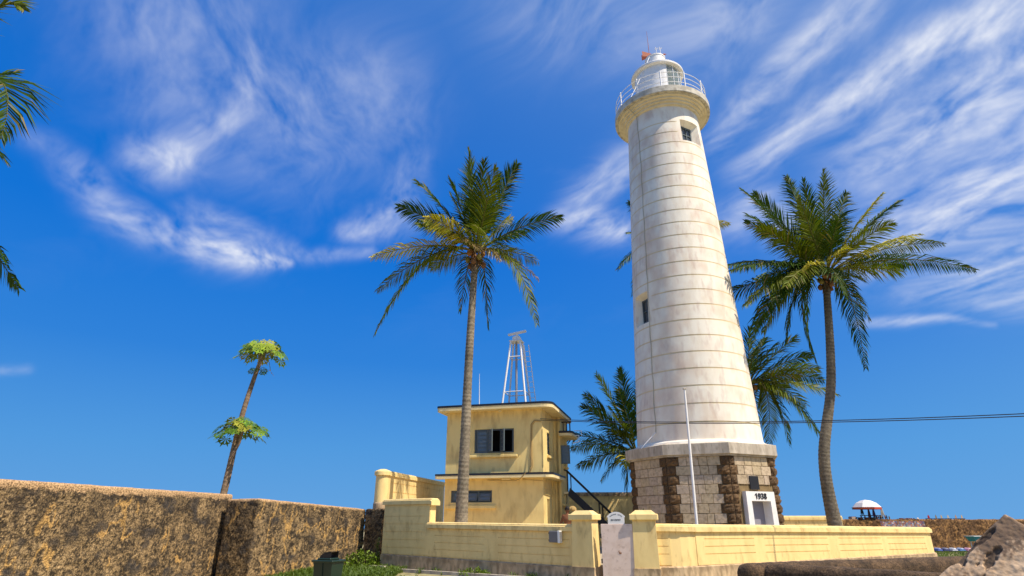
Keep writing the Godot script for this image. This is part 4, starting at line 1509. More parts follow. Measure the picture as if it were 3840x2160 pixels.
func stairs() -> void:
	var o := thing("steel_stairs", "black steel stairs with handrails going down behind the gate pillar", "stairs", Vector3(2.55, 0.4, -30.0), deg_to_rad(-6))
	var a := Vector3(0.15, 2.5, 0)
	var b := Vector3(2.75, 0.0, 0)
	for s in [-0.35, 0.35]:
		var g := Geo.new()
		var w := Vector3(0, 0, s)
		g.hexa([a + w + Vector3(0, -0.16, 0.02), b + w + Vector3(0, -0.0, 0.02), b + w + Vector3(0, -0.0, -0.02), a + w + Vector3(0, -0.16, -0.02), a + w + Vector3(0.1, 0.18, 0.02), b + w + Vector3(0.1, 0.3, 0.02), b + w + Vector3(0.1, 0.3, -0.02), a + w + Vector3(0.1, 0.18, -0.02)])
		obj("stringer", g, M.black, o)
		g = Geo.new()
		var up := Vector3(0, 0.95, 0)
		g.tube([a + w + up + Vector3(-0.22, 0.06, 0), a + w + up, b + w + up], [0.035], 8)
		obj("handrail", g, M.black, o)
		for t in [0.0, 0.06, 0.56, 0.62]:
			g = Geo.new()
			var p := a.lerp(b, t) + w
			g.tube([p, p + Vector3(0, 0.95, 0)], [0.026], 6)
			obj("baluster", g, M.black, o)
	for k in 11:
		var g := Geo.new()
		g.box(a.lerp(b, (k + 0.5) / 11.0) + Vector3(0.03, 0.02, 0), Vector3(0.26, 0.03, 0.66))
		obj("tread", g, M.black, o)
	o = thing("landing", "small yellow landing block at the head of the black stairs", "landing", Vector3(2.2, 0.4, -30.1), deg_to_rad(-6))
	var g := Geo.new()
	g.box(Vector3(0, 1.24, 0), Vector3(0.8, 2.3, 0.9))
	obj("wall", g, M.yellow_house, o)
	g = Geo.new()
	g.box(Vector3(0.03, 2.44, 0), Vector3(1.0, 0.1, 1.1), Basis.IDENTITY, 0.01)
	obj("slab", g, M.cream, o)
	g = Geo.new()
	g.box(Vector3(0.41, 1.75, 0.2), Vector3(0.03, 0.55, 0.2))
	obj("vent", g, M.black, o)

func person() -> void:
	rng.seed = 5
	var o := thing("person", "bare-backed person by the house, one arm raised to a tan hat", "person", Vector3(2.16, 0.4, -24.6), deg_to_rad(155))
	# own frame: faces +z, right hand at -x
	var sk := [
		[Vector3(0.09, 0.9, 0), Vector3(0.1, 0.48, 0.02), 0.085, 0.058], [Vector3(0.1, 0.48, 0.02), Vector3(0.1, 0.08, -0.01), 0.055, 0.036], [Vector3(0.1, 0.05, -0.02), Vector3(0.11, 0.035, 0.16), 0.04, 0.03],
		[Vector3(-0.09, 0.9, 0), Vector3(-0.1, 0.48, 0.02), 0.085, 0.058], [Vector3(-0.1, 0.48, 0.02), Vector3(-0.1, 0.08, -0.01), 0.055, 0.036], [Vector3(-0.1, 0.05, -0.02), Vector3(-0.11, 0.035, 0.16), 0.04, 0.03],
		[Vector3(-0.07, 0.95, 0), Vector3(0.07, 0.95, 0), 0.11, 0.11], [Vector3(0, 0.98, 0), Vector3(0, 1.25, 0), 0.12, 0.135], [Vector3(-0.13, 1.36, 0), Vector3(0.13, 1.36, 0), 0.085, 0.085], [Vector3(-0.06, 1.25, 0.0), Vector3(0.06, 1.25, 0.0), 0.12, 0.12],
		[Vector3(0, 1.4, 0), Vector3(0, 1.53, 0.03), 0.058, 0.052], [Vector3(0, 1.6, 0.02), Vector3(0, 1.66, 0.02), 0.085, 0.088], [Vector3(0, 1.57, 0.07), Vector3(0, 1.545, 0.085), 0.05, 0.035], [Vector3(0, 1.62, 0.105), Vector3(0, 1.595, 0.125), 0.014, 0.018],
		[Vector3(0.088, 1.61, 0.01), Vector3(0.092, 1.64, 0.0), 0.014, 0.016], [Vector3(-0.088, 1.61, 0.01), Vector3(-0.092, 1.64, 0.0), 0.014, 0.016],
		[Vector3(0.17, 1.37, 0), Vector3(0.27, 1.1, -0.03), 0.056, 0.042], [Vector3(0.27, 1.1, -0.03), Vector3(0.27, 0.88, 0.1), 0.04, 0.03],
		[Vector3(-0.17, 1.38, 0), Vector3(-0.43, 1.47, 0.05), 0.058, 0.044], [Vector3(-0.43, 1.47, 0.05), Vector3(-0.22, 1.6, 0.08), 0.042, 0.03],
	]
	var skin := Color(0.2, 0.075, 0.03)
	var paint := func(p: Vector3) -> Color:
		if p.y > 1.585 and (p.z < 0.06 or p.y > 1.69): return Color(0.012, 0.009, 0.008)
		return skin
	var g := nets(sk, Vector3(-0.6, -0.05, -0.25), Vector3(0.45, 1.85, 0.3), 0.02, 0.05, paint)
	for side in 2:
		var wr: Vector3 = [Vector3(0.27, 0.88, 0.1), Vector3(-0.22, 1.6, 0.08)][side]
		var dirv: Vector3 = [Vector3(0.0, -0.85, 0.5), Vector3(0.85, 0.45, 0.05)][side].normalized()
		var across := dirv.cross(Vector3(0, 0, 1)).normalized()
		var palmn := across.cross(dirv).normalized()
		var hb := [[wr, wr + dirv * 0.08, 0.026, 0.03], [wr + across * 0.02 + dirv * 0.03, wr + across * 0.028 + dirv * 0.085, 0.018, 0.016], [wr - across * 0.02 + dirv * 0.03, wr - across * 0.028 + dirv * 0.085, 0.018, 0.016]]
		for k in 4:
			var b := wr + across * (0.036 - 0.024 * k) + dirv * 0.09
			var ln: float = [0.03, 0.037, 0.035, 0.027][k]
			var m := b + dirv * ln + palmn * 0.008
			hb.append([b, m, 0.0095, 0.009])
			hb.append([m, m + (dirv * 0.7 + palmn * 0.7).normalized() * ln * 0.85, 0.009, 0.008])
		var tb := wr + across * 0.03 + dirv * 0.03
		hb.append([tb, tb + (across * 0.8 + dirv * 0.6).normalized() * 0.045, 0.012, 0.01])
		hb.append([tb + (across * 0.8 + dirv * 0.6).normalized() * 0.045, tb + (across * 0.5 + dirv * 0.9 + palmn * 0.4).normalized() * 0.085, 0.01, 0.009])
		var hg := nets(hb, wr - Vector3.ONE * 0.2, wr + Vector3.ONE * 0.2, 0.005, 0.006, func(_p): return skin)
		var k0 := g.v.size()
		g.v.append_array(hg.v)
		g.n.append_array(hg.n)
		g.c.append_array(hg.c)
		for i in hg.ix: g.ix.append(i + k0)
	obj("body", g, M.any, o)
	var sh := nets([[Vector3(-0.06, 0.96, 0), Vector3(0.06, 0.96, 0), 0.125, 0.125], [Vector3(0.09, 0.92, 0), Vector3(0.105, 0.5, 0.02), 0.1, 0.09], [Vector3(-0.09, 0.92, 0), Vector3(-0.105, 0.5, 0.02), 0.1, 0.09]], Vector3(-0.3, 0.3, -0.25), Vector3(0.3, 1.2, 0.25), 0.02, 0.05, func(_p): return Color(0.28, 0.25, 0.12))
	obj("shorts", sh, M.any, o)
	var ht := Geo.new()
	ht.lathe(Vector3.ZERO, [Vector2(0.14, 0.0), Vector2(0.145, 0.012), Vector2(0.085, 0.025), Vector2(0.08, 0.08), Vector2(0.05, 0.1), Vector2(0.0, 0.105)], 20)
	var hat := thing("hat", "tan sun hat held up against the head of the bare-backed person", "hat", Vector3(2.38, 0.4 + 1.62, -24.58), 0.0)
	var hm := obj("crown", ht, M.straw, hat)
	hm.transform = Transform3D(Basis(Vector3.RIGHT, 1.1) * Basis(Vector3.UP, 0.4), Vector3.ZERO)

func litter_bin() -> void:
	var o := thing("litter_bin", "dark green metal litter bin with a hooded lid by the stone wall", "bin", Vector3(-4.72, 0, -16.7), deg_to_rad(-22))
	var g := Geo.new()
	var c := []
	for s in [[-1, 1], [1, 1], [1, -1], [-1, -1]]: c.append(Vector3(s[0] * 0.25, 0.03, s[1] * 0.2))
	for s in [[-1, 1], [1, 1], [1, -1], [-1, -1]]: c.append(Vector3(s[0] * 0.29, 0.62, s[1] * 0.24))
	g.hexa(c)
	obj("body", g, M.bin, o)
	g = Geo.new()
	g.box(Vector3(0, 0.645, 0), Vector3(0.66, 0.05, 0.56), Basis.IDENTITY, 0.015)
	g.box(Vector3(-0.02, 0.69, 0), Vector3(0.42, 0.05, 0.36), Basis.IDENTITY, 0.015)
	obj("lid", g, M.bin, o)
	g = Geo.new()
	g.prism(PackedVector2Array([Vector2(-0.19, 0.715), Vector2(0.16, 0.715), Vector2(0.16, 0.86), Vector2(-0.06, 0.83), Vector2(-0.15, 0.78)]), -0.16, -0.145)
	g.prism(PackedVector2Array([Vector2(-0.19, 0.715), Vector2(0.16, 0.715), Vector2(0.16, 0.86), Vector2(-0.06, 0.83), Vector2(-0.15, 0.78)]), 0.145, 0.16)
	g.box(Vector3(0.05, 0.853, 0), Vector3(0.24, 0.012, 0.33), Basis(Vector3(0, 0, 1), 0.12))
	obj("hood", g, M.black, o)
	g = Geo.new()
	g.box(Vector3(0.0, 0.12, 0.222), Vector3(0.46, 0.02, 0.02))
	g.box(Vector3(0.0, 0.32, 0.232), Vector3(0.02, 0.56, 0.02), Basis(Vector3.RIGHT, 0.066))
	obj("rib", g, M.bin, o)

func papaya() -> void:
	rng.seed = 91
	var base := Vector3(-12.3, 0, -26)
	var o := thing("papaya_tree", "slender leaning papaya tree with two tufts of lobed leaves behind the stone wall", "tree", base)
	var pts := []
	for p in [Vector3(-12.3, 0, -26), Vector3(-12.04, 2.69, -26), Vector3(-11.84, 5.64, -26), Vector3(-11.55, 7.57, -26), Vector3(-11.33, 8.6, -26)]: pts.append(p - base)
	trunk(pts, 0.165, 0.085, "trunk", o, Color(0.42, 0.28, 0.17))
	var g := Geo.new()
	g.col = Color(0.4, 0.27, 0.17)
	g.tube([Vector3(0.32, 4.0, 0.1), Vector3(0.62, 4.7, 0.15), Vector3(0.7, 5.2, 0.15)], [0.08, 0.06, 0.05], 8)
	obj("branch", g, M.bark, o)
	var leaf := func(from: Vector3, to: Vector3, size: float, tone: Color) -> void:
		var l := Geo.new()
		l.col = Color(0.3, 0.3, 0.09)
		var mid := (from + to) / 2 + Vector3.UP * 0.1
		l.tube([from, mid, to], [0.016, 0.012], 4, false)
		var out := ((to - from) * Vector3(1, 0, 1)).normalized()
		var dn := (out * 0.75 - Vector3.UP * rng.randf_range(0.35, 0.95)).normalized()
		var sd := out.cross(Vector3.UP).normalized().rotated(dn, rng.randf_range(-0.5, 0.5))
		for k in 7:
			var a := deg_to_rad(-126 + 42 * k)
			var d := (dn * cos(a) + sd * sin(a)).normalized()
			var w := d.cross(dn.cross(sd)).normalized()
			var L: float = size * [0.55, 0.8, 0.95, 1.0, 0.95, 0.8, 0.55][k]
			var sag := Vector3.UP * -0.12 * L
			var v := rng.randf_range(0.8, 1.25)
			l.col = Color(tone.r * v, tone.g * v, tone.b * v)
			var m := to + d * L * 0.55 + sag * 0.3
			var e := to + d * L + sag
			l.t(to, m - w * L * 0.13, m + w * L * 0.13)
			l.q(m - w * L * 0.13, e, m + w * L * 0.13, m)
			for s in [-1.0, 1.0]: l.t(m - d * L * 0.15, m + w * s * L * 0.32 + d * L * 0.12, m + d * L * 0.18)
		obj("leaf", l, M.broad, o)
	var tones := [Color(0.2, 0.33, 0.012), Color(0.28, 0.38, 0.015), Color(0.1, 0.2, 0.012), Color(0.36, 0.36, 0.03)]
	var crown := Vector3(0.97, 8.6, 0)
	for k in 34:
		var a := k * 2.4
		var r := sqrt((k + 0.5) / 34.0)
		var to := crown + Vector3(cos(a) * r * 0.98, 0.62 - 0.6 * r * r + rng.randf_range(-0.1, 0.1), sin(a) * r * 0.9)
		leaf.call(crown + Vector3(0, rng.randf_range(-0.3, 0.05), 0), to, rng.randf_range(0.4, 0.55), tones[rng.randi() % 4])
	for k in 5:
		var a := k * 1.7
		leaf.call(crown + Vector3(-0.12, -0.75, 0), crown + Vector3(-0.1 + cos(a) * 0.3, -0.7 + rng.randf_range(-0.25, 0.2), sin(a) * 0.3), 0.26, tones[2])
	leaf.call(crown + Vector3(0.25, -0.1, 0.1), crown + Vector3(0.5, -0.75, 0.1), 0.34, Color(0.3, 0.16, 0.07))
	var low := Vector3(0.58, 5.25, 0.12)
	for k in 34:
		var a := k * 2.4
		var r := sqrt((k + 0.5) / 34.0)
		var to := low + Vector3(cos(a) * r * 1.08, 0.5 - 0.75 * r * r + rng.randf_range(-0.1, 0.1), sin(a) * r * 0.95)
		leaf.call(low, to, rng.randf_range(0.4, 0.56), tones[[0, 2, 2, 3][rng.randi() % 4]])

func stall() -> void:
	rng.seed = 14
	var at := Vector3(21.15, 1.66, -37.45)
	var o := thing("parasol", "white parasol with red and black underside over goods on the far stone wall", "parasol", at)
	var g := Geo.new()
	g.tube([Vector3(0.1, 0, 0), Vector3(0.0, 1.12, 0)], [0.022], 8)
	obj("pole", g, M.steel, o)
	var cols := [Color(0.75, 0.72, 0.7), Color(0.6, 0.5, 0.47), Color(0.78, 0.76, 0.74), Color(0.8, 0.78, 0.75), Color(0.7, 0.68, 0.66), Color(0.78, 0.76, 0.74), Color(0.66, 0.62, 0.6), Color(0.76, 0.74, 0.72)]
	var und := [Color(0.5, 0.06, 0.03), Color(0.45, 0.05, 0.03), Color(0.02, 0.03, 0.06), Color(0.4, 0.2, 0.03), Color(0.45, 0.05, 0.03), Color(0.03, 0.03, 0.04), Color(0.5, 0.1, 0.03), Color(0.4, 0.06, 0.03)]
	for k in 8:
		var a0 := TAU * k / 8
		var a1 := TAU * (k + 1) / 8
		g = Geo.new()
		var prof := [Vector2(0.02, 1.12), Vector2(0.3, 1.07), Vector2(0.58, 0.93), Vector2(0.8, 0.7)]
		for i in 3:
			for h in 2:
				g.col = cols[k] if h == 0 else und[k]
				var off := -0.012 * h
				var pa := Vector3(sin(a0) * prof[i].x, prof[i].y + off, cos(a0) * prof[i].x)
				var pb := Vector3(sin(a1) * prof[i].x, prof[i].y + off, cos(a1) * prof[i].x)
				var qa := Vector3(sin(a0) * prof[i + 1].x, prof[i + 1].y + off, cos(a0) * prof[i + 1].x)
				var qb := Vector3(sin(a1) * prof[i + 1].x, prof[i + 1].y + off, cos(a1) * prof[i + 1].x)
				g.q(qa, qb, pb, pa)
		g.col = und[k]
		var ra := Vector3(sin(a0) * 0.8, 0.7, cos(a0) * 0.8)
		var rb := Vector3(sin(a1) * 0.8, 0.7, cos(a1) * 0.8)
		g.q(ra - Vector3(0, 0.12, 0), rb - Vector3(0, 0.12, 0), rb, ra)
		obj("panel", g, M.any, o)
		g = Geo.new()
		g.tube([Vector3(0, 1.1, 0), Vector3(sin(a0) * 0.86, 0.66, cos(a0) * 0.86)], [0.008], 4)
		obj("rib", g, M.black, o)
	# bags and strings hanging from the rim
	var hang := [[-0.52, 0.62, 0.42, Color(0.01, 0.02, 0.03), "black cloth bag hanging at the left rim of the parasol"], [-0.12, 0.55, 0.62, Color(0.05, 0.02, 0.02), "long dark bead strings hanging under the middle of the parasol"], [0.16, 0.55, 0.5, Color(0.06, 0.03, 0.1), "purple scarf hanging under the parasol beside its pole"], [0.66, 0.6, 0.45, Color(0.55, 0.5, 0.42), "pale shell strings hanging at the right rim of the parasol"]]
	for h in hang:
		var p := thing("hanging_goods", h[4], "hanging goods", at + Vector3(h[0], h[1] - h[2], 0.35), 0.0, "goods hanging from the parasol")
		for k in 4:
			g = Geo.new()
			var x := (k - 1.5) * 0.045
			var c: Color = h[3]
			g.col = c * rng.randf_range(0.7, 1.3)
			g.tube([Vector3(x * 0.5, h[2] + 0.08, 0), Vector3(x, h[2] * 0.5, 0), Vector3(x * 1.3, rng.randf_range(0.0, 0.12), 0)], [0.008, 0.024, 0.016], 5)
			obj("strand", g, M.any, p)
	# goods along the top of the wall
	var tab := thing("display_table", "low wooden display table under the parasol", "table", Vector3(21.25, 1.68, -37.4))
	g = Geo.new()
	g.col = Color(0.12, 0.06, 0.03)
	g.box(Vector3(0, 0.22, 0), Vector3(1.0, 0.04, 0.5), Basis.IDENTITY, 0.008)
	obj("tabletop", g, M.wood, tab)
	for s in [[-1, -1], [1, -1], [1, 1], [-1, 1]]:
		g = Geo.new()
		g.col = Color(0.12, 0.06, 0.03)
		g.box(Vector3(s[0] * 0.45, 0.1, s[1] * 0.2), Vector3(0.05, 0.2, 0.05))
		obj("leg", g, M.wood, tab)
	var box := thing("goods_box", "pale cardboard box left of the parasol on the far wall", "box", Vector3(20.12, 1.68, -37.3), 0.2)
	g = Geo.new()
	g.col = Color(0.4, 0.3, 0.22)
	g.box(Vector3(0, 0.07, 0), Vector3(0.36, 0.14, 0.3), Basis.IDENTITY, 0.01)
	obj("carton", g, M.any, box)
	g = Geo.new()
	g.col = Color(0.1, 0.03, 0.03)
	g.box(Vector3(-0.02, 0.15, 0), Vector3(0.3, 0.03, 0.26), Basis.IDENTITY, 0.01)
	obj("cloth", g, M.any, box)
	for k in 3:
		var b := thing("basket", ["round dark basket left of the display table", "wide dark basket in front of the display table", "dark basket right of the display table"][k], "basket", Vector3(20.45 + k * 0.38, 1.68, -37.08), 0.0, "baskets under the parasol")
		g = Geo.new()
		g.col = [Color(0.04, 0.02, 0.03), Color(0.07, 0.03, 0.02), Color(0.02, 0.03, 0.04)][k]
		g.lathe(Vector3.ZERO, [Vector2(0.1, 0.0), Vector2(0.15, 0.05), Vector2(0.17, 0.12), Vector2(0.15, 0.12), Vector2(0.13, 0.06), Vector2(0.0, 0.05)], 14)
		obj("bowl", g, M.any, b)
	# carved figures in a row
	for k in 8:
		var x := 21.34 + k * 0.118
		var p := thing("carved_figure", ["nearest the parasol, the first small dark carved figure", "second small carved figure from the parasol, reddish", "third carved figure from the parasol, slim and dark", "fourth carved figure from the parasol, pale topped", "fifth carved figure from the parasol, dark brown", "sixth carved figure from the parasol, broad shouldered", "seventh carved figure from the parasol, leaning", "last carved figure of the row, farthest from the parasol"][k], "figurine", Vector3(x, 1.68, -37.15 + 0.05 * (k % 2)), rng.randf() * 2.0, "row of carved figures on the far wall")
		g = Geo.new()
		g.col = [Color(0.05, 0.03, 0.02), Color(0.16, 0.05, 0.03), Color(0.03, 0.03, 0.02), Color(0.2, 0.14, 0.07)][k % 4]
		var s := rng.randf_range(0.85, 1.2)
		g.lathe(Vector3.ZERO, [Vector2(0.05, 0.0), Vector2(0.05, 0.02), Vector2(0.025, 0.03), Vector2(0.035, 0.1 * s), Vector2(0.042, 0.14 * s), Vector2(0.016, 0.165 * s)], 10)
		obj("torso", g, M.any, p)
		g = Geo.new()
		g.col = Color(0.08, 0.05, 0.03)
		g.lathe(Vector3(0, 0.19 * s, 0), [Vector2(0.001, -0.03), Vector2(0.022, -0.015), Vector2(0.026, 0.004), Vector2(0.016, 0.025), Vector2(0.001, 0.032)], 10)
		obj("head", g, M.any, p)
	var tr := thing("goods_tray", "long flat tray of reddish trinkets on the far wall", "tray", Vector3(23.22, 1.68, -37.2))
	g = Geo.new()
	g.col = Color(0.08, 0.03, 0.02)
	g.box(Vector3(0, 0.02, 0), Vector3(0.95, 0.04, 0.3), Basis.IDENTITY, 0.01)
	obj("board", g, M.wood, tr)
	for k in 14:
		g = Geo.new()
		g.col = [Color(0.3, 0.03, 0.02), Color(0.12, 0.05, 0.03), Color(0.35, 0.2, 0.1)][k % 3]
		g.box(Vector3(-0.42 + k * 0.064, 0.06, rng.randf_range(-0.08, 0.08)), Vector3(0.05, 0.045, 0.06), Basis(Vector3.UP, rng.randf()), 0.012)
		obj("trinket", g, M.any, tr)
	var sl := thing("conch_shell", "whitish conch shell on the far wall beside the trinket tray", "shell", Vector3(23.9, 1.68, -37.2), 0.6)
	g = Geo.new()
	g.col = Color(0.6, 0.5, 0.4)
	g.tube([Vector3(-0.12, 0.04, 0), Vector3(-0.04, 0.05, 0), Vector3(0.04, 0.045, 0), Vector3(0.13, 0.02, 0)], [0.02, 0.055, 0.045, 0.006], 10)
	obj("whorl", g, M.any, sl)
	var boats := [[24.55, Color(0.5, 0.02, 0.03), "model boat with a bright red sail on the far wall"], [24.98, Color(0.2, 0.15, 0.07), "model boat with an olive brown sail beside the red one"], [25.3, Color(0.45, 0.33, 0.18), "model boat with a straw coloured sail on the far wall"], [25.7, Color(0.55, 0.5, 0.42), "model boat with a pale forked rigging on the far wall"], [26.15, Color(0.4, 0.25, 0.15), "small reddish brown model boat second from the end of the row"], [26.5, Color(0.5, 0.35, 0.2), "end model boat of the row, nearest the foreground stone"]]
	for b in boats:
		var p := thing("model_boat", b[2], "model boat", Vector3(b[0], 1.68, -37.2), rng.randf_range(-0.3, 0.3), "model boats on the far wall")
		g = Geo.new()
		g.col = Color(0.13, 0.06, 0.03)
		g.hexa([Vector3(-0.13, 0.0, 0.03), Vector3(0.13, 0.0, 0.03), Vector3(0.13, 0.0, -0.03), Vector3(-0.13, 0.0, -0.03), Vector3(-0.2, 0.06, 0.05), Vector3(0.2, 0.06, 0.05), Vector3(0.2, 0.06, -0.05), Vector3(-0.2, 0.06, -0.05)])
		obj("hull", g, M.wood, p)
		g = Geo.new()
		g.col = Color(0.13, 0.06, 0.03)
		g.tube([Vector3(0, 0.05, 0), Vector3(0, 0.27, 0)], [0.007], 5)
		obj("mast", g, M.wood, p)
		g = Geo.new()
		g.col = b[1]
		g.prism(PackedVector2Array([Vector2(-0.07, 0.07), Vector2(0.06, 0.07), Vector2(0.045, 0.17), Vector2(-0.01, 0.27), Vector2(-0.05, 0.2)]), 0.006, 0.014)
		obj("sail", g, M.any, p)
	# patchwork cloth over the edge of the wall
	g = Geo.new()
	var pal := [Color(0.3, 0.12, 0.1), Color(0.16, 0.15, 0.22), Color(0.4, 0.32, 0.24), Color(0.12, 0.1, 0.14), Color(0.35, 0.16, 0.06), Color(0.3, 0.3, 0.34), Color(0.2, 0.08, 0.1)]
	for i in 36:
		for j in 9:
			var x0 := 21.5 + i * 0.071
			var f := func(ii: int, jj: int) -> Vector3:
				var top := 1.62 - 0.05 * absf(sin(ii * 0.22)) - 0.03 * sin(ii * 0.5)
				return Vector3(ii * 0.071, top - jj * 0.08 - 1.0, -36.9 + 0.025 * sin(ii * 0.9) + 0.012 * jj)
			g.col = pal[rng.randi() % 7] * rng.randf_range(0.8, 1.3)
			g.q(f.call(i, j + 1), f.call(i + 1, j + 1), f.call(i + 1, j), f.call(i, j))
	var bl := obj("patchwork_cloth", g, M.any)
	bl.position = Vector3(21.45, 1.0, 0)
	tag(bl, "patchwork cloth in red, grey and cream hung over the far wall", "cloth")
	# things laid out at the foot of the wall
	var mat := thing("ground_mat", "dark mat spread at the foot of the far wall", "mat", Vector3(25.0, 0.012, -36.0))
	g = Geo.new()
	g.col = Color(0.05, 0.03, 0.06)
	g.box(Vector3(0, 0.01, 0), Vector3(3.4, 0.02, 0.8))
	obj("sheet", g, M.any, mat)
	for k in 6:
		var c: Color = [Color(0.06, 0.12, 0.4), Color(0.03, 0.04, 0.15), Color(0.5, 0.52, 0.6), Color(0.08, 0.2, 0.45), Color(0.6, 0.3, 0.42), Color(0.2, 0.45, 0.5)][k]
		var p := thing("folded_cloth", ["bright blue folded cloth on the mat at the foot of the far wall", "navy folded cloth on the mat", "white folded cloth on the mat", "blue peaked cloth heap on the mat", "pink folded cloth on the mat", "turquoise cloth on the mat nearest the foreground stone"][k], "cloth", Vector3(23.75 + k * 0.42, 0.034, -35.9), rng.randf_range(-0.3, 0.3), "cloths laid on the mat")
		for j in 2:
			g = Geo.new()
			g.col = c.lerp(Color(0.7, 0.7, 0.72), 0.5 * j * rng.randf())
			g.box(Vector3(0, 0.045 + j * 0.08, 0), Vector3(0.36 - j * 0.12, 0.08, 0.4 - j * 0.1), Basis(Vector3(0.2, 1, 0.1).normalized(), 0.4 * j), 0.03)
			obj("fold", g, M.any, p)
	var bt := thing("tray_stand", "turquoise tray on a stand before the far wall", "tray stand", Vector3(24.05, 0, -33.0), 0.15)
	g = Geo.new()
	g.col = Color(0.03, 0.22, 0.26)
	g.hexa([Vector3(-0.36, 0.62, 0.2), Vector3(0.36, 0.62, 0.2), Vector3(0.36, 0.62, -0.2), Vector3(-0.36, 0.62, -0.2), Vector3(-0.48, 0.86, 0.28), Vector3(0.48, 0.86, 0.28), Vector3(0.48, 0.86, -0.28), Vector3(-0.48, 0.86, -0.28)])
	obj("tray", g, M.any, bt)
	g = Geo.new()
	g.col = Color(0.6, 0.62, 0.6)
	for z in [-0.29, 0.29]: g.box(Vector3(0, 0.87, z), Vector3(1.0, 0.03, 0.03))
	for x in [-0.49, 0.49]: g.box(Vector3(x, 0.871, 0), Vector3(0.03, 0.03, 0.55))
	obj("rim", g, M.any, bt)
	for s in [[-1, -1], [1, -1], [1, 1], [-1, 1]]:
		g = Geo.new()
		g.col = Color(0.6, 0.62, 0.6)
		g.tube([Vector3(s[0] * 0.3, 0, s[1] * 0.2), Vector3(s[0] * 0.3, 0.62, s[1] * 0.16)], [0.025], 6)
		obj("leg", g, M.any, bt)

func wires() -> void:
	var a := Vector3(1.25, 5.75, -26.35)
	for k in 2:
		var b: Vector3 = [Vector3(17.3, 4.05, -13.2), Vector3(17.3, 4.15, -13.3)][k]
		var p0: Vector3 = a + Vector3(0.0, 0.06 * k, 0)
		var g := Geo.new()
		var pts := []
		for i in 41:
			var t := i / 40.0
			pts.append(p0.lerp(b, t) - Vector3.UP * (2.0 + 0.16 * k) * 0.55 * t * (1 - t))
		g.tube(pts, [0.014], 5, false)
		var o := obj("power_cable", g, M.black)
		tag(o, ["lower black cable strung from the house past the lighthouse", "upper black cable strung from the house past the lighthouse"][k], "cable", "cables strung from the house")

func grass() -> void:
	rng.seed = 31
	var g := Geo.new()
	for k in 9:
		var a := rng.randf() * TAU
		var d := Vector3(cos(a), 0, sin(a))
		var p := d * rng.randf_range(0.0, 0.05)
		var w := Vector3(-d.z, 0, d.x) * 0.008
		var h := rng.randf_range(0.06, 0.16)
		var v := rng.randf_range(0.7, 1.3)
		g.col = Color(0.13 * v, 0.2 * v, 0.02 * v)
		var m := p + d * h * 0.3 + Vector3.UP * h * 0.7
		g.q(p - w, p + w, m + w * 0.7, m - w * 0.7)
		g.t(m - w * 0.7, m + w * 0.7, m + d * h * 0.5 + Vector3.UP * h * 0.15)
	var spots := []
	for k in 9000:
		var x := rng.randf_range(-7.0, 2.0)
		var d := rng.randf_range(15.0, 24.5)
		var wall := 23.6 - (x + 4.77) * 0.708
		if x > -4.9 and d > wall - 0.1: continue
		if x < -4.9 and d > 24.8: continue
		var w2 := 19.5 + (x + 7.9) * 2.55
		if x < -5.6 and d > w2 - 0.05: continue
		var q := nz.get_noise_2d(x * 0.8, d * 0.8) + (0.5 if x < -3.6 and d > 18.5 else -0.3) + (0.1 if d > wall - 0.35 else 0.0)
		if q < rng.randf_range(0.0, 0.45): continue
		spots.append(Transform3D(Basis(Vector3.UP, rng.randf() * TAU).scaled(Vector3.ONE * rng.randf_range(0.6, 1.7)), Vector3(x, 0.01, -d)))
	for k in 5000:
		var x := rng.randf_range(17.5, 30)
		var d := rng.randf_range(27, 35.8)
		spots.append(Transform3D(Basis(Vector3.UP, rng.randf() * TAU).scaled(Vector3.ONE * rng.randf_range(0.4, 0.8)), Vector3(x, 0.005, -d)))
	var mm := MultiMesh.new()
	mm.transform_format = MultiMesh.TRANSFORM_3D
	mm.mesh = g.mesh()
	mm.instance_count = spots.size()
	for i in spots.size(): mm.set_instance_transform(i, spots[i])
	var mi := MultiMeshInstance3D.new()
	mi.name = "grass"
	mi.multimesh = mm
	mi.material_override = M.broad
	mi.set_meta("kind", "stuff")
	mi.set_meta("label", "bright green grass and weeds along the foot of the walls")
	mi.set_meta("category", "grass")
	add_child(mi)

func weed(label: String, at: Vector3, w: float, h: float, n: int, tone: Color, size: float) -> void:
	var o := thing("weed_bush", label, "shrub", at)
	var st := Geo.new()
	var lf := Geo.new()
	for k in n:
		var a := rng.randf() * TAU
		var r := sqrt(rng.randf()) * w
		var top := Vector3(cos(a) * r, h * (1.05 - 0.75 * (r / w) * (r / w)) * rng.randf_range(0.35, 1.0), sin(a) * r * 0.6)
		st.col = Color(0.15, 0.15, 0.04)
		if k % 4 == 0: st.tube([Vector3(top.x * 0.4, 0, top.z * 0.4), top], [0.008, 0.004], 4, false)
		for j in 5:
			var d := Vector3(rng.randf_range(-1, 1), rng.randf_range(-0.2, 0.9), rng.randf_range(-1, 1)).normalized()
			var sd := d.cross(Vector3(rng.randf_range(-1, 1), 1, rng.randf_range(-1, 1))).normalized()
			var l := size * rng.randf_range(0.6, 1.2)
			var v := rng.randf_range(0.6, 1.35)
			lf.col = Color(tone.r * v, tone.g * v, tone.b * v)
			var p := top + d * 0.02
			lf.q(p, p + d * l * 0.5 - sd * l * 0.28, p + d * l, p + d * l * 0.5 + sd * l * 0.28)
	obj("stem", st, M.any, o)
	obj("foliage", lf, M.broad, o)

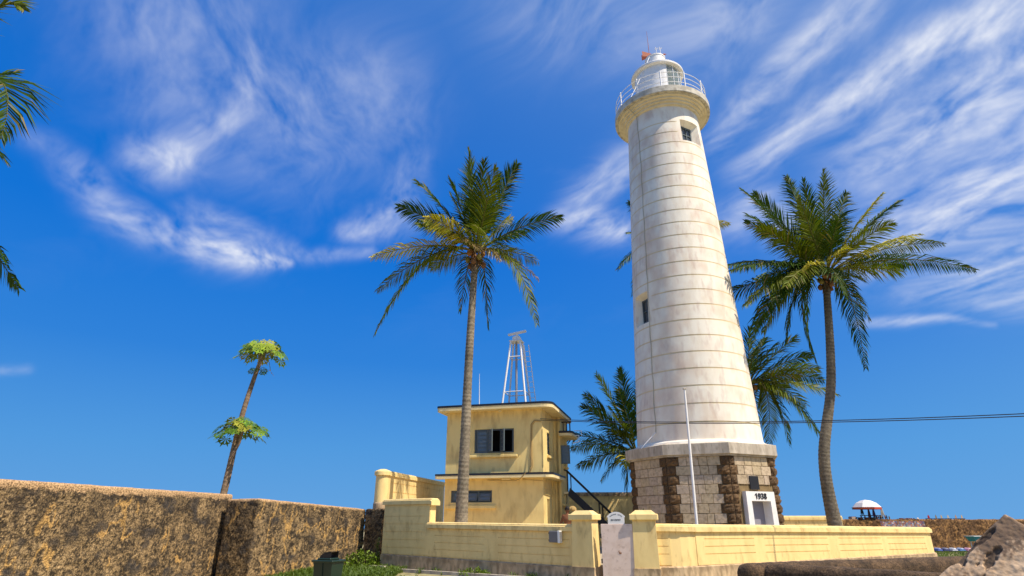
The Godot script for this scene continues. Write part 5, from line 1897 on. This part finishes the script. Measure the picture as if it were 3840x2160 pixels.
func _ready() -> void:
	# camera, sky, sun, exposure
	var cam := Camera3D.new()
	cam.name = "camera"
	cam.fov = 52.166
	cam.near = 0.1
	cam.far = 6000.0
	cam.position = Vector3(0, 1.6, 0)
	cam.rotation = Vector3(deg_to_rad(21.6036), 0, 0)
	add_child(cam)
	cam.current = true
	var to_sun := Vector3(0.495, 0.807, 0.321).normalized()
	for f in [[nz, 3, 3], [nf, 8, 4], [ns, 19, 2]]:
		f[0].seed = f[1]
		f[0].noise_type = FastNoiseLite.TYPE_SIMPLEX_SMOOTH
		f[0].frequency = 1.0
		f[0].fractal_octaves = f[2]
	rng.seed = 1
	var env := Environment.new()
	env.background_mode = Environment.BG_SKY
	var sky := Sky.new()
	var pm := PanoramaSkyMaterial.new()
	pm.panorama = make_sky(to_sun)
	sky.sky_material = pm
	env.sky = sky
	env.background_energy_multiplier = 1.0
	env.tonemap_mode = Environment.TONE_MAPPER_LINEAR
	env.tonemap_exposure = EXPOSURE
	env.sdfgi_enabled = true
	env.ssao_enabled = true
	env.ssil_enabled = true
	var we := WorldEnvironment.new()
	we.name = "world"
	we.environment = env
	add_child(we)
	var sun := DirectionalLight3D.new()
	sun.name = "sun"
	sun.light_energy = 1.35
	sun.light_color = Color(1.0, 0.95, 0.87)
	sun.light_angular_distance = 0.53
	sun.shadow_enabled = true
	add_child(sun)
	sun.look_at_from_position(to_sun * 50.0, Vector3.ZERO, Vector3.UP)

	make_materials()
	M.slab = plaster(0.7, 0.64, 0.52, 0.85, 80, 0.4, 0.5, 0.3)
	M.cream_white = plaster(0.88, 0.76, 0.52, 0.8, 82, 0.15, 0.5, 0.2)
	M.lens = flat(0.35, 0.45, 0.42, 0.1)
	M.cable = flat(0.5, 0.45, 0.33, 0.8)
	M.cable_dark = flat(0.42, 0.28, 0.11, 0.7)
	M.door = flat(0.3, 0.29, 0.33, 0.5)
	M.pane_light = flat(0.14, 0.17, 0.19, 0.06)
	M.rustmark = flat(0.3, 0.12, 0.03, 0.9)
	M.greybox = flat(0.2, 0.19, 0.19, 0.45, 0.2)
	M.greysteel = flat(0.4, 0.39, 0.4, 0.4, 0.3)
	M.straw = flat(0.42, 0.28, 0.1, 0.9)
	M.wood = flat(1, 1, 1, 0.7)
	for k in M:
		for m in (M[k] if M[k] is Array else [M[k]]): m.cull_mode = BaseMaterial3D.CULL_DISABLED

	# ground
	var g := Geo.new()
	var rows := []
	var cols := []
	for j in 61:
		var row := PackedVector3Array()
		var cr := PackedColorArray()
		for i in 61:
			var p := Vector3(-90 + i * 3.0, 0, 20 - j * 2.4)
			row.append(p)
			var v := clampf(0.5 + nz.get_noise_2d(p.x * 0.15, p.z * 0.15) * 0.9, 0, 1)
			cr.append(Color(0.55, 0.43, 0.26).lerp(Color(0.24, 0.25, 0.07), v * 0.75))
		rows.append(row)
		cols.append(cr)
	g.grid(rows, false, cols)
	struct("ground", g, M.ground)
	g = Geo.new()
	g.q(Vector3(-3000, -9, 3000), Vector3(3000, -9, 3000), Vector3(3000, -9, -4000), Vector3(-3000, -9, -4000))
	struct("sea", g, flat(0.02, 0.07, 0.11, 0.15))
	g = Geo.new()
	g.col = Color(0.6, 0.5, 0.33)
	slab(g, PackedVector2Array([Vector2(-4.2, 23.75), Vector2(2.3, 19.2), Vector2(3.3, 18.65), Vector2(5.0, 18.6), Vector2(16.9, 26.2), Vector2(17.6, 33.8), Vector2(10.8, 33.7), Vector2(-3.2, 33.9), Vector2(-4.7, 25.0)]), 0.004, 0.4)
	struct("compound_ground", g, M.ground)
	for k in [[Vector3(-5.0, 0, -22.7), Vector3(-4.4, 0, -22.35), 0.16], [Vector3(-4.38, 0, -22.33), Vector3(0.4, 0, -18.95), 0.1]]:
		g = Geo.new()
		g.sweep([k[0], k[1]], [Vector2(0, 0), Vector2(0, k[2]), Vector2(-0.12, k[2]), Vector2(-0.12, 0)])
		struct("kerb", g, M.kerb if M.has("kerb") else M.cornice)

	# large structures
	lighthouse()
	house()
	boundary_walls()
	fort_wall("long weathered fort wall in the left foreground with a pale worn top", Vector3(-11.0, 0, -7.5), Vector3(-9.2, 0, -20.6), 2.38, 2.42, 0.75, 0.023, 0.15, 0.0)
	fort_wall("second weathered fort wall, behind the litter bin, up to the yellow wall", Vector3(-7.9, 0, -19.5), Vector3(-5.78, 0, -24.95), 2.26, 2.04, 1.3, 0.025, 0.07, 0.02)
	fort_wall("narrow dark end of stone wall squeezed against the yellow wall", Vector3(-5.75, 0, -24.55), Vector3(-4.93, 0, -23.98), 2.04, 2.04, 0.6, 0.04, 0.0, -0.3, 0.07)
	fort_wall("far brown fort wall behind the stall goods at right", Vector3(17.9, 0, -37.0), Vector3(36.0, 0, -37.0), 1.68, 1.68, 1.1, 0.06, 0.0, 0.2, 0.07, 0.75)
	var dark := func(p: Vector3, u: float, _k: float) -> Color:
		var f := ns.get_noise_3d(p.x * 7.0, p.y * 7.0, p.z * 7.0)
		var m := nf.get_noise_3d(p.x * 1.8, p.y * 1.8, p.z * 1.8)
		return Color(0.06, 0.036, 0.018).lerp(Color(0.2, 0.12, 0.06), clampf(0.4 + m * 0.6 + f * 0.5 + (u - 0.8) * 0.6, 0, 1))
	var legs := [[Vector3(4.72, 0, -12.9), Vector3(11.3, 0, -15.7), "dark rounded stone parapet running back along the sunlit wall"], [Vector3(4.97, 0, -13.1), Vector3(8.2, 0, -9.2), "dark rounded stone parapet coming forward at lower right"]]
	for k in 2:
		var a: Vector3 = legs[k][0]
		var b: Vector3 = legs[k][1]
		var d := (b - a).normalized()
		var nn := Vector3(-d.z, 0, d.x)
		g = Geo.new()
		g.rough(Vector3((b - a).length(), 0.8, 0.5), 0.035, 0.2, 0.02, Transform3D(Basis(d, Vector3.UP, nn), (a + b) / 2 - nn * 0.25 + Vector3.UP * 0.4), fort_noise, dark)
		tag(obj("parapet", g, M.fort), legs[k][2], "parapet", "dark rounded parapets at lower right")
	# sloping rough stone in the right foreground
	var ang := deg_to_rad(40.0)
	var bs := Basis(Vector3.UP, deg_to_rad(-20)) * Basis(Vector3(0, 0, 1), ang) * Basis(Vector3.RIGHT, deg_to_rad(-34))
	var stone_xf := Transform3D(bs, Vector3(5.73, 0.91, -8.8) + bs * Vector3(-0.45, -1.3, -0.21))
	var inv := stone_xf.affine_inverse()
	var pale := func(p: Vector3, _u: float, k: float) -> Color:
		var q: Vector3 = inv * p
		var m := nf.get_noise_3d(q.x * 1.3, q.y * 2.6, q.z)
		var f := ns.get_noise_3d(p.x * 16.0, p.y * 18.0, p.z * 16.0)
		var c := Color(0.88, 0.61, 0.37).lerp(Color(0.6, 0.38, 0.21), clampf(0.35 + m * 0.9 + f * 0.6, 0, 1))
		if q.y > 1.1 + m * 0.14 and q.x < 0.62 - m * 0.3: return Color(0.84, 0.58, 0.35).lerp(Color(0.76, 0.5, 0.28), clampf(0.5 + m + f * 0.3, 0, 1))
		var crust := smoothstep(0.3, 0.5, (q.x - 0.7) * 0.6 + m * 0.7 + (q.y - 1.1) * 0.7 + f * 0.3)
		var crack := smoothstep(0.8, 0.95, 1.0 - absf(nz.get_noise_3d(q.x * 0.8 + 4.0, q.y * 2.2, 1.0)) * 3.0 + f * 0.12)
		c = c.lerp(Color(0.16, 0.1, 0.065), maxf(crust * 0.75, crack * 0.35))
		return c.lerp(Color(0.07, 0.045, 0.03), smoothstep(0.2, 0.7, -k) * 0.85)  # shade of the pits painted in, darker with depth
	var pit := func(p: Vector3) -> float:
		var q: Vector3 = inv * p
		var m := nf.get_noise_3d(q.x * 1.3, q.y * 2.6, q.z)
		if q.y > 1.09 + m * 0.14 and q.x < 0.55: return 0.0
		var hole := nf.get_noise_3d(q.x * 1.5 + 15.0, q.y * 4.0, q.z)
		return -smoothstep(0.2, 0.3, hole) + ns.get_noise_3d(p.x * 9.0, p.y * 12.0, p.z * 9.0) * 0.25 + m * 0.2 - 0.1
	g = Geo.new()
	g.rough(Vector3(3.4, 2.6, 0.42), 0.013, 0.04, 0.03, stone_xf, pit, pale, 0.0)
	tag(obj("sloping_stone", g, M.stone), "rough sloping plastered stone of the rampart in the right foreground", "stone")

	# trees
	rng.seed = 101
	palm("tall coconut palm in front of the yellow house, with ringed grey trunk", Vector3(-1.93, 0.4, -23.3), [Vector3(-1.93, 0.4, -23.3), Vector3(-1.87, 1.58, -23.3), Vector3(-1.75, 7.77, -23.3), Vector3(-1.59, 12.3, -23.3)], Vector3(-1.57, 12.5, -23.3), [
		[-0.42, 4.87, -0.5, "g"], [0.93, 4.6, -1.0, "g"], [1.8, 4.2, 0.5, "g"], [-1.44, 3.85, -1.5, "o", 0.5], [-2.7, 3.15, 0.8, "g"], [-3.45, 2.0, 0.5, "g"], [3.7, 1.4, 0.6, "g"],
		[-4.3, -0.6, 0.8, "y", 0.7, 0.9], [-3.84, 0.28, -1.0, "o", 0.45, 0.8, 0.6], [-4.16, -1.8, 0.0, "o", 0.75, 1.0], [-3.94, -3.9, 0.6, "o", 0.7, 1.0, 0.9], [2.6, -3.46, 0.5, "o", 0.75, 1.0], [2.8, 0.2, -1.5, "o", 0.6, 1.0, 0.8],
		[2.75, -1.1, -0.5, "d", 0.4, 1.2, 0.7], [0.5, -2.9, -1.8, "g", 0.7, 1.0], [-0.8, -2.0, -2.0, "g", 0.7, 1.0], [-0.3, 4.0, 1.8, "o"], [0.9, 2.6, 2.6, "o"], [-1.85, 0.2, 2.8, "y", 0.8, 1.0], [-0.2, -0.25, 1.6, "d", 0.7, 1.4, 0.8],
		[1.1, -0.9, 1.1, "d", 0.4, 1.5, 0.9], [1.6, 2.3, -1.2, "y", 0.6], [-1.1, 2.7, 1.6, "g"], [-2.3, 0.56, 1.5, "o"], [0.3, 3.8, -2.0, "g"], [-0.6, -0.9, 2.2, "o", 0.6, 1.0, 0.7], [0.4, 3.3, 2.1, "g"]], 0.22, 0.13, 9)
	palm("coconut palm with a curved trunk right of the lighthouse, behind the sunlit wall", Vector3(13.17, 0.40, -25.80), [Vector3(13.28, 0.40, -25.80), Vector3(13.14, 1.46, -25.80), Vector3(13.22, 4.12, -25.80), Vector3(14.19, 7.52, -25.80), Vector3(14.89, 12.24, -25.80)], Vector3(14.94, 12.46, -25.80), [
		[-0.58, 5.2, -0.5, "g"], [-2.1, 4.5, -0.8, "g"], [-3.2, 3.9, 0.5, "g"], [2.1, 4.4, -0.6, "g"], [3.7, 3.4, 0.4, "g"], [-3.4, 2.4, 1.0, "g"], [-3.3, 1.5, 1.5, "o"], [5.4, 1.5, 0.0, "o", 0.7, 0.8], [5.9, 0.0, 0.6, "g", 0.8, 0.9],
		[-4.4, 0.2, 0.5, "g", 0.85, 0.9], [-4.05, -1.7, 1.0, "o", 0.9, 1.0], [-3.9, -3.1, 0.5, "g", 0.9, 1.0], [-2.0, -2.9, 1.5, "g", 0.85, 1.0], [-1.1, -3.9, 0.0, "g", 0.8, 1.0], [1.1, -3.9, -0.5, "g", 0.8, 1.0], [2.05, -1.7, -1.0, "o", 0.6, 1.1, 0.7],
		[-2.1, -0.6, 2.2, "y", 0.6, 1.0], [-0.2, 0.4, 2.0, "y", 0.7, 1.0], [2.0, 2.9, 1.8, "y", 0.75, 0.8], [3.1, 1.05, 1.8, "y", 0.75, 1.0], [0.4, 4.7, 0.8, "o"], [1.1, 3.7, -1.8, "g"], [-1.6, 2.6, 2.0, "o"], [2.0, 3.5, -1.0, "g"],
		[-2.8, -1.3, 2.0, "o", 0.85, 1.0], [1.6, 1.2, 2.5, "o"], [-0.7, -1.8, 2.2, "g", 0.8, 1.1], [-0.9, 3.8, 1.4, "g"], [-4.8, -1.0, -0.5, "g", 0.85, 1.0], [-3.2, -2.3, -0.5, "o", 0.85, 1.0], [0.3, 4.2, -1.6, "g"], [-2.5, 3.2, -1.2, "g"], [-3.6, -0.8, 1.4, "g", 0.9, 0.9], [-2.6, -2.2, -1.0, "o", 0.9, 1.0], [-1.6, -2.6, -1.2, "g", 0.85, 1.0], [1.9, -0.7, 2.0, "o", 0.8, 0.9], [-4.5, -0.3, 1.2, "g", 0.9, 0.8], [4.2, 0.8, -0.8, "g"], [-3.0, -1.6, 1.0, "g", 0.9, 1.0]], 0.25, 0.15, 10, 1.12)
	palm("coconut palm with low crown half hidden behind the right side of the lighthouse", Vector3(12.4, 0.4, -31), [Vector3(12.2, 0.4, -31), Vector3(12.3, 4, -31), Vector3(12.5, 8.2, -31)], Vector3(12.55, 8.3, -31), [
		[3.6, 1.6, 0.2, "g"], [4.3, -0.6, 0.6, "o", 0.8, 0.9], [3.3, -2.9, 0.3, "g", 0.8, 1.0], [1.4, -3.2, 0.6, "g", 0.8, 1.0], [2.6, 2.4, 0.9, "g"], [1.6, 2.8, -0.6, "g"], [4.4, 0.4, -0.6, "g"], [2.0, -1.4, 1.8, "o"], [0.4, -3.4, 0.2, "o"], [0.3, 3.0, 0.6, "g"], [-1.5, 3.0, -0.5, "g"],
		[-3.0, 1.2, -0.8, "g"], [-3.0, -1.5, -0.6, "g"], [2.9, 0.4, 2.0, "o"], [0.8, 1.6, 2.2, "g"], [0.9, -2.0, -1.6, "g"]], 0.2, 0.13, 6)
	palm("tallest coconut palm, only frond tips showing round the upper lighthouse shaft", Vector3(11.3, 0.4, -37), [Vector3(11.3, 0.4, -37), Vector3(11.4, 10, -37), Vector3(11.45, 19.6, -37)], Vector3(11.45, 19.8, -37), [
		[-3.35, 0.6, 0.0, "o"], [-3.15, 2.9, 0.3, "g"], [-4.3, -2.3, 0.3, "g", 0.8, 0.9], [-3.4, -4.2, 0.3, "g", 0.8, 0.9], [3.9, 1.4, 0.0, "y", 0.8, 0.9], [2.6, 4.1, 0.0, "g"], [0.2, 4.6, 0.3, "g"], [-1.4, 3.6, -0.4, "g"], [1.5, 2.4, -1.0, "g"], [0.6, -2.4, 0.5, "g"], [2.6, -1.8, -0.4, "g"], [-1.2, -2.8, -0.3, "g"]], 0.2, 0.13, 5)
	palm("young coconut palm left of the lighthouse base, with a yellow fan of new leaf", Vector3(6.7, 0.4, -32), [Vector3(6.7, 0.4, -32), Vector3(6.68, 3, -32), Vector3(6.65, 4.6, -32)], Vector3(6.65, 4.8, -32), [
		[-2.0, 4.3, 0.2, "g", 0.85], [-2.9, 2.5, 0.6, "g", 0.85], [-4.1, 0.9, 0.5, "g", 0.8, 0.8], [-3.6, 0.25, 1.0, "o", 0.8, 0.9], [-0.75, 4.6, 0.2, "g", 0.85], [-2.1, -1.3, 0.6, "g", 0.7, 1.0], [-0.8, -2.0, 0.4, "g", 0.7, 1.0], [-1.1, -0.6, 1.6, "y", 0.9, 0.7], [-1.6, 2.2, 1.6, "o", 0.8], [0.5, 4.4, -0.5, "g"],
		[2.6, 2.6, -0.6, "g"], [1.5, 3.4, 0.4, "g"], [3.0, 0.4, -0.4, "g"], [-2.6, 3.4, -0.8, "g"], [-3.2, -0.5, -0.6, "o", 0.8, 1.0], [-1.0, 3.3, 0.9, "g"]], 0.2, 0.14, 0)
	palm("coconut palm at the left edge, its trunk outside the picture and fronds hanging in", Vector3(-18.0, 0, -14), [Vector3(-18.0, 0, -14), Vector3(-17.9, 6, -14), Vector3(-17.6, 12.7, -14)], Vector3(-17.6, 12.9, -14), [
		[3.47, -1.49, 0.4, "g", 1.3, 0.7, 1.0, Vector3(3.3, 2.1, 0.4)], [4.51, -5.56, -0.5, "g", 0.75, 0.7, 1.0, Vector3(2.6, -3.3, -0.2)], [2.25, 3.66, 0.0, "o", 0.8, 0.6, 1.0, Vector3(0.9, 4.9, 0.0)], [1.8, 2.0, -0.9, "g"], [1.2, -2.6, 0.6, "o", 0.9, 1.0], [-3.5, 1.5, 0.4, "g"], [-3.2, -2.0, 0.6, "g"], [0.3, 4.4, -0.6, "g"], [-2.0, 3.6, 0.4, "g"], [0.4, 1.0, 3.6, "g"], [-0.4, 0.6, -3.8, "g"]], 0.22, 0.14, 6)
	papaya()

	# smaller things
	radar_tower()
	stairs()
	wires()
	g = Geo.new()
	g.tube([Vector3.ZERO, Vector3(-0.02, 0.95, 0), Vector3(-0.03, 1.95, 0)], [0.03, 0.02, 0.007], 6)
	var ae := obj("whip_aerial", g, M.steel)
	ae.position = Vector3(-1.6, 6.52, -29.0)
	tag(ae, "thin white whip aerial on the house roof left of the radar mast", "aerial")
	var fp := thing("flagpole", "bare white flagpole in front of the lighthouse", "flagpole", Vector3(6.1, 0.4, -21))
	g = Geo.new()
	g.tube([Vector3(0, 0, 0), Vector3(0.05, 2.8, 0), Vector3(0.1, 5.6, 0)], [0.05, 0.045, 0.036], 10)
	obj("pole", g, M.white, fp)
	g = Geo.new()
	g.box(Vector3(0.1, 5.62, 0), Vector3(0.11, 0.05, 0.11), Basis.IDENTITY, 0.01)
	obj("truck", g, M.cornice, fp)
	person()
	litter_bin()
	stall()
	rng.seed = 55
	weed("bright green weeds heaped at the foot of the stone wall beside the bin", Vector3(-5.45, 0, -23.6), 0.75, 0.62, 150, Color(0.17, 0.25, 0.02), 0.11)
	weed("low weeds along the wall foot right of the heap", Vector3(-1.2, 0, -20.45), 0.5, 0.22, 60, Color(0.15, 0.22, 0.02), 0.09)
	weed("dark green shrub behind the gate beside the right pillar", Vector3(4.25, 0.4, -20.6), 0.35, 1.5, 130, Color(0.03, 0.06, 0.02), 0.14)
	weed("creeper climbing in the gap at the end of the yellow wall", Vector3(-4.95, 0, -23.75), 0.14, 1.0, 45, Color(0.14, 0.19, 0.03), 0.08)
	grass()
